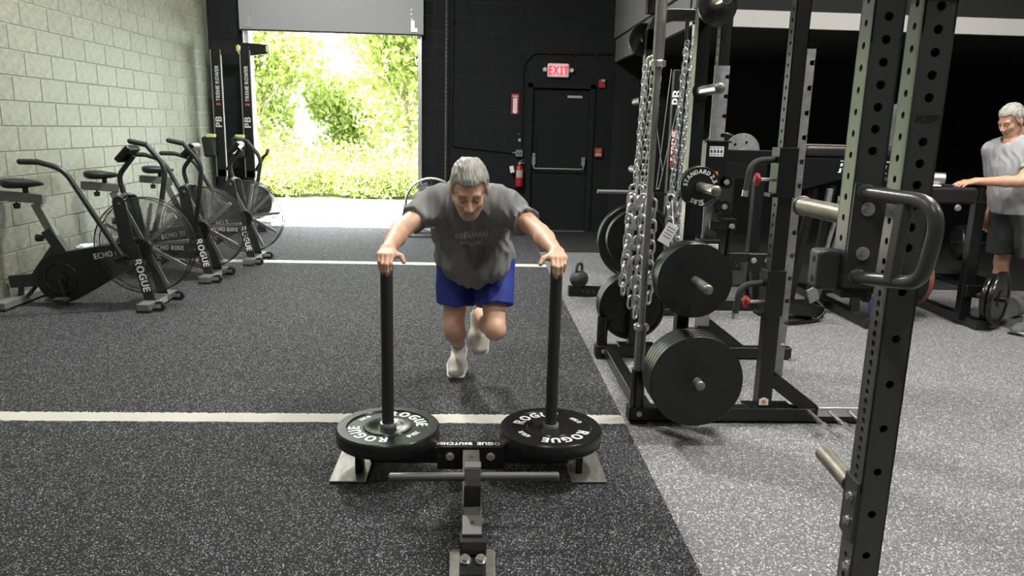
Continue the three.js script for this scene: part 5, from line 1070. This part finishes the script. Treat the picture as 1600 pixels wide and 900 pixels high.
// shoe: from heel H to toe T with up vector; returns parts of one shoe
function shoeGeo(H, T, up, S = 1) {
  const d = norm3(sub(T, H)), u = ortho(up, d), s = cross3(u, d), L = Math.hypot(...sub(T, H));
  const to = (x, y, z) => { const p = [x - H[0], y - H[1], z - H[2]]; return [dot3(p, d) / L, dot3(p, u), dot3(p, s)]; };
  const P = (a, h, w) => add(add(add(H, d, a * L), u, h), s, w);
  const upper = blend([cap(P(0.12, 0.06, 0), P(0.12, 0.045, 0), 0.038, 0.041), cap(P(0.2, 0.05, 0), P(0.6, 0.037, 0), 0.039, 0.043), cap(P(0.6, 0.034, -0.016), P(0.86, 0.03, -0.014), 0.04, 0.034), cap(P(0.6, 0.034, 0.016), P(0.84, 0.03, 0.019), 0.039, 0.032), cap(P(0.12, 0.09, 0), P(0.22, 0.08, 0), 0.034, 0.034)], 0.03);
  const solid = (x, y, z) => smax(upper(x, y, z), 0.018 - to(x, y, z)[1], 0.006);
  const opening = cap(P(0.15, 0.16, 0), P(0.17, 0.1, 0), 0.033, 0.027);
  const up2 = (x, y, z) => smax(solid(x, y, z), -opening(x, y, z), 0.006);
  const soleBase = blend([cap(P(0.1, 0.012, 0), P(0.6, 0.012, 0), 0.049, 0.049), cap(P(0.6, 0.012, -0.013), P(0.9, 0.016, -0.012), 0.051, 0.042), cap(P(0.6, 0.012, 0.013), P(0.88, 0.016, 0.016), 0.049, 0.04)], 0.03);
  const sole = (x, y, z) => { const q = to(x, y, z); return smax(smax(soleBase(x, y, z), q[1] - 0.027, 0.006), -(q[1] + 0.004 - 0.03 * sstep(0.75, 1.05, q[0])), 0.006); };
  const pts = [P(-0.1, 0, 0), P(1.12, 0, 0), P(0.1, 0.16, 0.05), P(0.5, 0, 0.08), P(0.5, 0, -0.08)];
  const laces = []; for (let k = 0; k < 5; k++) { const a = 0.36 + k * 0.075, h = 0.083 - k * 0.0045; laces.push(sweep([P(a, h - 0.012, -0.024), P(a + 0.012, h + 0.0, -0.008), P(a + 0.012, h, 0.008), P(a, h - 0.012, 0.024)].map((q) => V(...q)), 0.0032, 6)); }
  return { upper: up2, sole, box: bound(pts, 0.02), laces };
}

function makePerson(o) {
  const t = thing('person', o.label, 'person', [0, 0, 0]);
  const J = o.joints, k = o.k ?? 1, skin = o.look.skin;
  const sp = norm3(sub(J.chest, J.pelvis)), side = ortho(sub(J.shL, J.shR), sp), fr = cross3(side, sp);   // front of the torso
  const limb = (a, b, c, r) => [cap(a, b, r[0], r[1]), cap(b, mix3(b, c, 0.3), r[1], r[2]), cap(mix3(b, c, 0.3), c, r[2], r[3])];
  const torso = [ell(add(J.chest, sp, -0.06), [0.175 * k, 0.19 * k, 0.115 * k], side, sp, fr), ell(mix3(J.pelvis, J.chest, 0.38), [0.155 * k, 0.17 * k, 0.115 * k], side, sp, fr), cap(J.hipL, J.hipR, 0.105, 0.105), cap(mix3(J.shL, J.shR, 0.12), mix3(J.shL, J.shR, 0.88), 0.062, 0.062), cap(add(J.chest, sp, 0.06), mix3(J.neck, J.head, 0.3), 0.045, 0.05)];
  const trap = ['L', 'R'].map((s) => cap(mix3(J.neck, J['sh' + s], 0.28), mix3(J.neck, J['sh' + s], 0.8), o.trap ?? 0.05, 0.05));
  const arms = { L: limb(J.shL, J.elL, J.wrL, o.arm ?? [0.058, 0.043, 0.044, 0.028]), R: limb(J.shR, J.elR, J.wrR, o.arm ?? [0.058, 0.043, 0.044, 0.028]) };
  const legR = o.leg ?? [0.088, 0.054, 0.057, 0.037];
  const legs = { L: [...limb(J.hipL, J.knL, J.anL, legR)], R: [...limb(J.hipR, J.knR, J.anR, legR)] };
  for (const s of ['L', 'R']) if (o.knees) legs[s].push(ell(add(J['kn' + s], o.knees[s]), [0.043, 0.045, 0.043]));
  const bodyF = (() => { const a = blend(torso, 0.09), al = blend(arms.L, 0.02), ar = blend(arms.R, 0.02), ll = blend(legs.L, 0.03), lr = blend(legs.R, 0.03); return (x, y, z) => { let d = a(x, y, z); d = smin(d, al(x, y, z), 0.05); d = smin(d, ar(x, y, z), 0.05); return smin(d, Math.min(ll(x, y, z), lr(x, y, z)), 0.04); }; })();
  const H = headParts(J.head, o.face, o.headUp, o.look);
  const all = [J.pelvis, J.chest, J.neck, J.shL, J.shR, J.elL, J.elR, J.wrL, J.wrR, J.hipL, J.hipR, J.knL, J.knR, J.anL, J.anR];
  const noisy = (x, y, z) => { const q = 1 + 0.07 * N3(x * 23, y * 23, z * 23); return [skin[0] * q, skin[1] * q * q, skin[2] * q * q]; };
  const geos = [surfaceNets(bodyF, ...bound(all, 0.2), o.cell ?? 0.012, noisy), surfaceNets((x, y, z) => smin(H.sdf(x, y, z), cap(mix3(J.neck, J.head, 0.3), add(J.chest, sp, 0.06), 0.05, 0.045)(x, y, z) + 0.0, 0.02), ...bound([J.head], 0.165), 0.0036, H.colour)];
  for (const s of ['L', 'R']) if (o.hands?.[s]) {
    const h = o.hands[s], hp = handParts(J['wr' + s], h.dir, h.back, h.sgn, h.curls, h.thumb, h.S ?? 1), fo = cap(mix3(J['wr' + s], J['el' + s], 0.2), J['wr' + s], 0.032, 0.0285);
    geos.push(surfaceNets((x, y, z) => smin(hp.sdf(x, y, z), fo(x, y, z), 0.02), ...bound(hp.pts, 0.045), 0.0033, noisy));
  }
  mesh('body', geos.map((g) => plain(g)), new THREE.MeshPhysicalMaterial({ vertexColors: true, roughness: 0.52, sheen: 0.1 }), t);
  mesh('hair', surfaceNets(H.hair, ...bound([J.head], 0.15), 0.0034, (x, y, z) => { const q = 0.72 + 0.5 * N3(dot3([x, y, z], H.X) * 260, y * 30, z * 30) + 0.3 * N3(x * 40, y * 20, z * 20); return o.look.hair.map((c) => c * Math.max(0.35, q + 0.3)); }), new THREE.MeshStandardMaterial({ vertexColors: true, roughness: 0.6 }), t);
  // shirt
  const sl = o.sleeve ?? 0.62, SR = o.shirtEase ?? 0.017;
  const sleeve = (s) => { const a = J['sh' + s], b = J['el' + s], e = mix3(a, b, sl), c = cap(a, mix3(a, b, sl + 0.15), 0.064, 0.068), p = half(e, sub(b, a)); return (x, y, z) => smax(c(x, y, z), p(x, y, z), 0.008); };
  const sL = sleeve('L'), sR = sleeve('R'), extra = (o.shirtExtra ?? []).map(([c, r]) => ell(c, r, side, sp, fr));
  const shBase = blend([...torso.slice(0, 4), ...trap, ...extra], 0.08), hem = half(o.hem[0], o.hem[1]), nk0 = add(add(J.chest, sp, o.neckCut ?? 0.1), fr, 0.0), nkc = blend([cap(add(nk0, fr, -0.01), J.head, o.neckR ?? 0.056, 0.068), cap(add(nk0, sp, 0.03), J.head, o.neckR ?? 0.056, 0.068)], 0.01), nk = (x, y, z) => -nkc(x, y, z);
  const arms2 = (x, y, z) => Math.max(0, 0);
  const fold = o.fold ?? 1;
  const shirtF = (x, y, z) => {
    const w = fold * (0.006 * N3(x * 8, y * 8, z * 8) + 0.011 * (0.35 - Math.abs(N3(dot3([x, y, z], side) * 15 + 2 * N3(x * 4, y * 4, z * 4), dot3([x, y, z], sp) * 4.5, dot3([x, y, z], fr) * 5))) + 0.007 * N3(dot3([x, y, z], side) * 30, dot3([x, y, z], sp) * 9, z * 8 + 3));
    let d = shBase(x, y, z) - SR; d = smin(d, sL(x, y, z), 0.045); d = smin(d, sR(x, y, z), 0.045); d -= w;
    d = smax(d, hem(x, y, z), 0.008); return smax(d, nk(x, y, z), 0.008);
  };
  const shPts = [J.shL, J.shR, J.elL, J.elR, J.pelvis, J.chest, ...(o.shirtExtra ?? []).map((q) => q[0])];
  const shirt = mesh('t_shirt', surfaceNets(shirtF, ...bound(shPts, 0.22), o.clothCell ?? 0.008), o.shirtMat, t);
  if (o.print) o.print(shirt, shirtF);
  // shorts
  const SH = o.shorts, legF = (s) => { const a = J['hip' + s], b = J['kn' + s], c = cap(a, mix3(a, b, 1), SH.r0, SH.r1), p = half(mix3(a, b, SH.len), add(norm3(sub(b, a)), [0, -0.2, 0])); return (x, y, z) => smax(c(x, y, z), p(x, y, z), 0.008); };
  const fL = legF('L'), fR = legF('R'), pel = cap(J.hipL, J.hipR, 0.118, 0.118), top = half(add(J.pelvis, sp, 0.12), sp);
  mesh('shorts', surfaceNets((x, y, z) => { let d = smin(fL(x, y, z), fR(x, y, z), 0.006); d = smin(d, pel(x, y, z), 0.05); d -= 0.005 * N3(x * 11, y * 7, z * 11) + 0.003 * Math.sin(40 * x + 6 * N3(x * 6, y * 6, z * 6)); return smax(d, top(x, y, z), 0.01); }, ...bound([J.hipL, J.hipR, J.knL, J.knR], 0.2), o.clothCell ?? 0.008), SH.mat, t);
  // shoes and socks
  for (const s of ['L', 'R']) {
    const f = o.feet[s], q = shoeGeo(f.heel, f.toe, f.up);
    const sh = mesh('shoe', surfaceNets(q.upper, ...q.box, o.shoeCell ?? 0.005), o.shoeMat, t);
    mesh('sole', surfaceNets(q.sole, ...q.box, o.shoeCell ?? 0.005), o.soleMat, sh);
    mesh('laces', q.laces, o.laceMat ?? M.white, sh);
    const ank = J['an' + s], knee = J['kn' + s], dS = norm3(sub(knee, ank));
    mesh('sock', sweep([V(...add(ank, dS, -0.05)), V(...ank), V(...add(ank, dS, o.sock ?? 0.035))], 0.0415, 18), o.sockMat, t);
  }
  return t;
}

const SKIN = [0.61, 0.36, 0.245];
const cotton = (r, g, b) => std(r, g, b, 0.92, 0, { map: heather });
{ // the man pushing the sled
  const grip = [[0.6, 1.0, 0.5, -0.12], [0.62, 1.0, 0.5, 0], [0.65, 1.0, 0.5, 0.02], [0.7, 1.0, 0.5, 0.1]];
  const J = { pelvis: [0.0, 0.83, -4.05], chest: [-0.03, 1.06, -3.74], neck: [-0.03, 1.18, -3.6], head: [-0.03, 1.222, -3.41], shL: [0.165, 1.125, -3.665], shR: [-0.225, 1.12, -3.665], elL: [0.3, 1.03, -3.42], elR: [-0.345, 1.03, -3.42], wrL: [0.352, 0.984, -3.165], wrR: [-0.372, 0.984, -3.165], hipL: [0.095, 0.82, -4.05], hipR: [-0.09, 0.82, -4.05], knL: [0.112, 0.445, -3.87], knR: [-0.112, 0.415, -4.02], anL: [0.03, 0.435, -4.3], anR: [-0.093, 0.205, -4.42] };
  makePerson({
    label: 'man in a grey t-shirt and blue shorts leaning forward to push the sled', joints: J, face: [0.03, -0.5, 0.86], headUp: [0, 0.86, 0.5],
    look: { skin: SKIN, hair: [0.36, 0.345, 0.32], brow: [0.2, 0.15, 0.11], stubble: 0.55, scale: 1.06, hairTop: 0.012 },
    hands: { L: { dir: [0.0, -0.12, 1], back: [0, 1, 0.1], sgn: 1, curls: grip, thumb: [[0.055, 0.062, -0.012], [0.075, 0.075, -0.03]] }, R: { dir: [0.0, -0.12, 1], back: [0, 1, 0.1], sgn: -1, curls: grip, thumb: [[0.055, 0.062, -0.012], [0.075, 0.075, -0.03]] } },
    knees: { L: [0, 0.01, 0.02], R: [0, 0.01, 0.02] },
    hem: [[0, 0.70, -3.9], [0, -0.75, -0.55]], shirtExtra: [[[0.0, 0.84, -3.86], [0.165, 0.15, 0.135]]], sleeve: 0.56, neckCut: 0.17, fold: 1.9, shirtEase: 0.021,
    shirtMat: cotton(0.29, 0.287, 0.28),
    shorts: { r0: 0.118, r1: 0.1, len: 0.68, mat: std(0.018, 0.035, 0.24, 0.7) },
    feet: { R: { heel: [-0.085, 0.15, -4.51], toe: [-0.108, 0.012, -4.285], up: [0, 0.86, 0.5] }, L: { heel: [0.025, 0.435, -4.37], toe: [0.035, 0.175, -4.27], up: [0.05, 0.35, 0.93] } },
    shoeMat: std(0.56, 0.54, 0.48, 0.85), soleMat: std(0.7, 0.74, 0.7, 0.6), laceMat: std(0.38, 0.36, 0.32, 0.8), sockMat: std(0.08, 0.08, 0.085, 0.9), sock: 0.03,
    print(shirt, f) {
      // chest lettering pressed onto the cloth
      const put = (g, oy) => {
        const p = g.attributes.position, C = [-0.02, 0.985, -3.6], U = norm3([0, 0.62, 0.78]), X = [1, 0, 0];
        for (let i = 0; i < p.count; i++) {
          const a = p.getX(i), b = p.getY(i) + oy, lift = p.getZ(i) > 0.0005 ? 0.004 : -0.002; let q = add(add(C, X, a), U, b); q = add(q, [0, -0.78, 0.62], 0.2);
          for (let k = 0; k < 30; k++) { const d = f(...q) - lift; q = add(q, [0, 0.78, -0.62], d * 0.8); if (Math.abs(d) < 0.0004) break; }
          p.setXYZ(i, q[0], q[1], q[2]);
        }
        g.computeVertexNormals(); return g;
      };
      const ink = std(0.44, 0.43, 0.42, 0.8);
      mesh('chest_print', put(text('KESSMAN', 0.034, 0.001, { stretch: 0.78 }), -0.02), ink, shirt);
      mesh('chest_print', put(text('Industrial', 0.022, 0.001, { stretch: 0.8 }), -0.066), ink, shirt);
    },
  });
}
{ // the man at the machine table
  const J = { pelvis: [4.4, 0.98, -5.86], chest: [4.3, 1.32, -5.87], neck: [4.275, 1.5, -5.88], head: [4.235, 1.655, -5.87], shL: [4.4, 1.43, -5.7], shR: [4.22, 1.42, -6.03], elL: [4.2, 1.2, -5.62], elR: [4.36, 1.15, -6.14], wrL: [3.97, 1.185, -5.8], wrR: [4.33, 0.93, -6.08], hipL: [4.45, 0.93, -5.78], hipR: [4.4, 0.93, -5.96], knL: [4.43, 0.51, -5.6], knR: [4.4, 0.52, -5.95], anL: [4.46, 0.11, -5.6], anR: [4.47, 0.11, -5.99] };
  const flat = [[0.15, 0.25, 0.15, 0.05], [0.2, 0.3, 0.2, 0.0], [0.25, 0.3, 0.2, -0.02], [0.25, 0.35, 0.2, -0.06]];
  makePerson({
    label: 'man in a pale grey t-shirt and black shorts resting a hand on the machine table', joints: J, face: [-0.86, -0.42, 0.22], headUp: [-0.35, 0.92, 0.1],
    look: { skin: [0.5, 0.27, 0.175], hair: [0.3, 0.28, 0.25], brow: [0.2, 0.15, 0.11], stubble: 0.3, scale: 1.0, hairTop: 0.012 },
    hands: { L: { dir: [-0.93, -0.12, 0.1], back: [0.0, 1, 0.25], sgn: 1, curls: flat, thumb: [[0.06, 0.058, -0.008], [0.085, 0.066, -0.02]] }, R: { dir: [-0.2, -0.95, 0.1], back: [0, 0, -1], sgn: -1, curls: flat, thumb: [[0.06, 0.058, -0.008], [0.085, 0.066, -0.02]] } },
    hem: [[4.36, 0.93, -5.86], [0.1, -1, 0]], shirtExtra: [[[4.38, 1.05, -5.86], [0.175, 0.16, 0.135]]], sleeve: 0.68, neckCut: 0.165, cell: 0.014, clothCell: 0.01, shoeCell: 0.006,
    shirtMat: cotton(0.52, 0.52, 0.53), shorts: { r0: 0.125, r1: 0.13, len: 0.83, mat: std(0.012, 0.012, 0.0125, 0.7) },
    feet: { L: { heel: [4.5, 0.006, -5.64], toe: [4.26, 0.006, -5.5], up: [0, 1, 0] }, R: { heel: [4.52, 0.006, -6.03], toe: [4.3, 0.006, -5.88], up: [0, 1, 0] } },
    shoeMat: std(0.1, 0.1, 0.105, 0.8), soleMat: std(0.5, 0.5, 0.5, 0.6), laceMat: std(0.3, 0.3, 0.3, 0.8), sockMat: std(0.7, 0.7, 0.7, 0.9), sock: 0.03,
  });
}
{ // someone standing far behind the near rack post, mostly hidden by it
  const x = 4.2, z = -7.5, q = (a, b, c) => [x + a, b, z + c];
  const J = { pelvis: q(0, 0.98, 0), chest: q(0, 1.36, 0), neck: q(0, 1.53, 0), head: q(0, 1.7, 0.02), shL: q(0.18, 1.46, 0), shR: q(-0.18, 1.46, 0), elL: q(0.24, 1.18, 0.02), elR: q(-0.24, 1.18, 0.02), wrL: q(0.2, 1.0, 0.16), wrR: q(-0.2, 1.0, 0.16), hipL: q(0.09, 0.93, 0), hipR: q(-0.09, 0.93, 0), knL: q(0.1, 0.5, 0.02), knR: q(-0.1, 0.5, 0.02), anL: q(0.1, 0.1, 0), anR: q(-0.1, 0.1, 0) };
  const flat = [[0.3, 0.4, 0.3], [0.3, 0.4, 0.3], [0.3, 0.4, 0.3], [0.3, 0.4, 0.3]];
  const p3 = makePerson({
    label: 'person in a grey shirt standing far back behind the near rack post', joints: J, face: [0, -0.1, -1], headUp: [0, 1, 0], look: { skin: [0.42, 0.23, 0.15], hair: [0.16, 0.16, 0.17], brow: [0.1, 0.1, 0.1], stubble: 0, hairTop: 0.006 },
    hands: { L: { dir: [0, -0.4, 0.9], back: [1, 0, 0], sgn: 1, curls: flat, thumb: [[0.06, 0.05, -0.01], [0.085, 0.055, -0.02]] }, R: { dir: [0, -0.4, 0.9], back: [-1, 0, 0], sgn: -1, curls: flat, thumb: [[0.06, 0.05, -0.01], [0.085, 0.055, -0.02]] } },
    hem: [q(0, 0.92, 0), [0, -1, 0]], sleeve: 0.7, neckCut: 0.16, cell: 0.018, clothCell: 0.014, shoeCell: 0.008, shirtMat: cotton(0.15, 0.15, 0.16), shorts: { r0: 0.12, r1: 0.115, len: 0.8, mat: std(0.02, 0.02, 0.02, 0.7) },
    feet: { L: { heel: q(0.1, 0.014, -0.06), toe: q(0.12, 0.014, 0.2), up: [0, 1, 0] }, R: { heel: q(-0.1, 0.014, -0.06), toe: q(-0.12, 0.014, 0.2), up: [0, 1, 0] } },
    shoeMat: std(0.05, 0.05, 0.05, 0.8), soleMat: std(0.3, 0.3, 0.3, 0.6), sockMat: std(0.5, 0.5, 0.5, 0.9),
  });
  mesh('hood', surfaceNets(blend([ell(add(J.head, [0, 0.02, 0]), [0.098, 0.125, 0.118]), cap(add(J.head, [0, -0.08, 0]), J.neck, 0.085, 0.1)], 0.04), ...bound([J.head, J.neck], 0.17), 0.01), cotton(0.16, 0.16, 0.17), p3);
}

shadows(scene);
renderer.render(scene, camera);
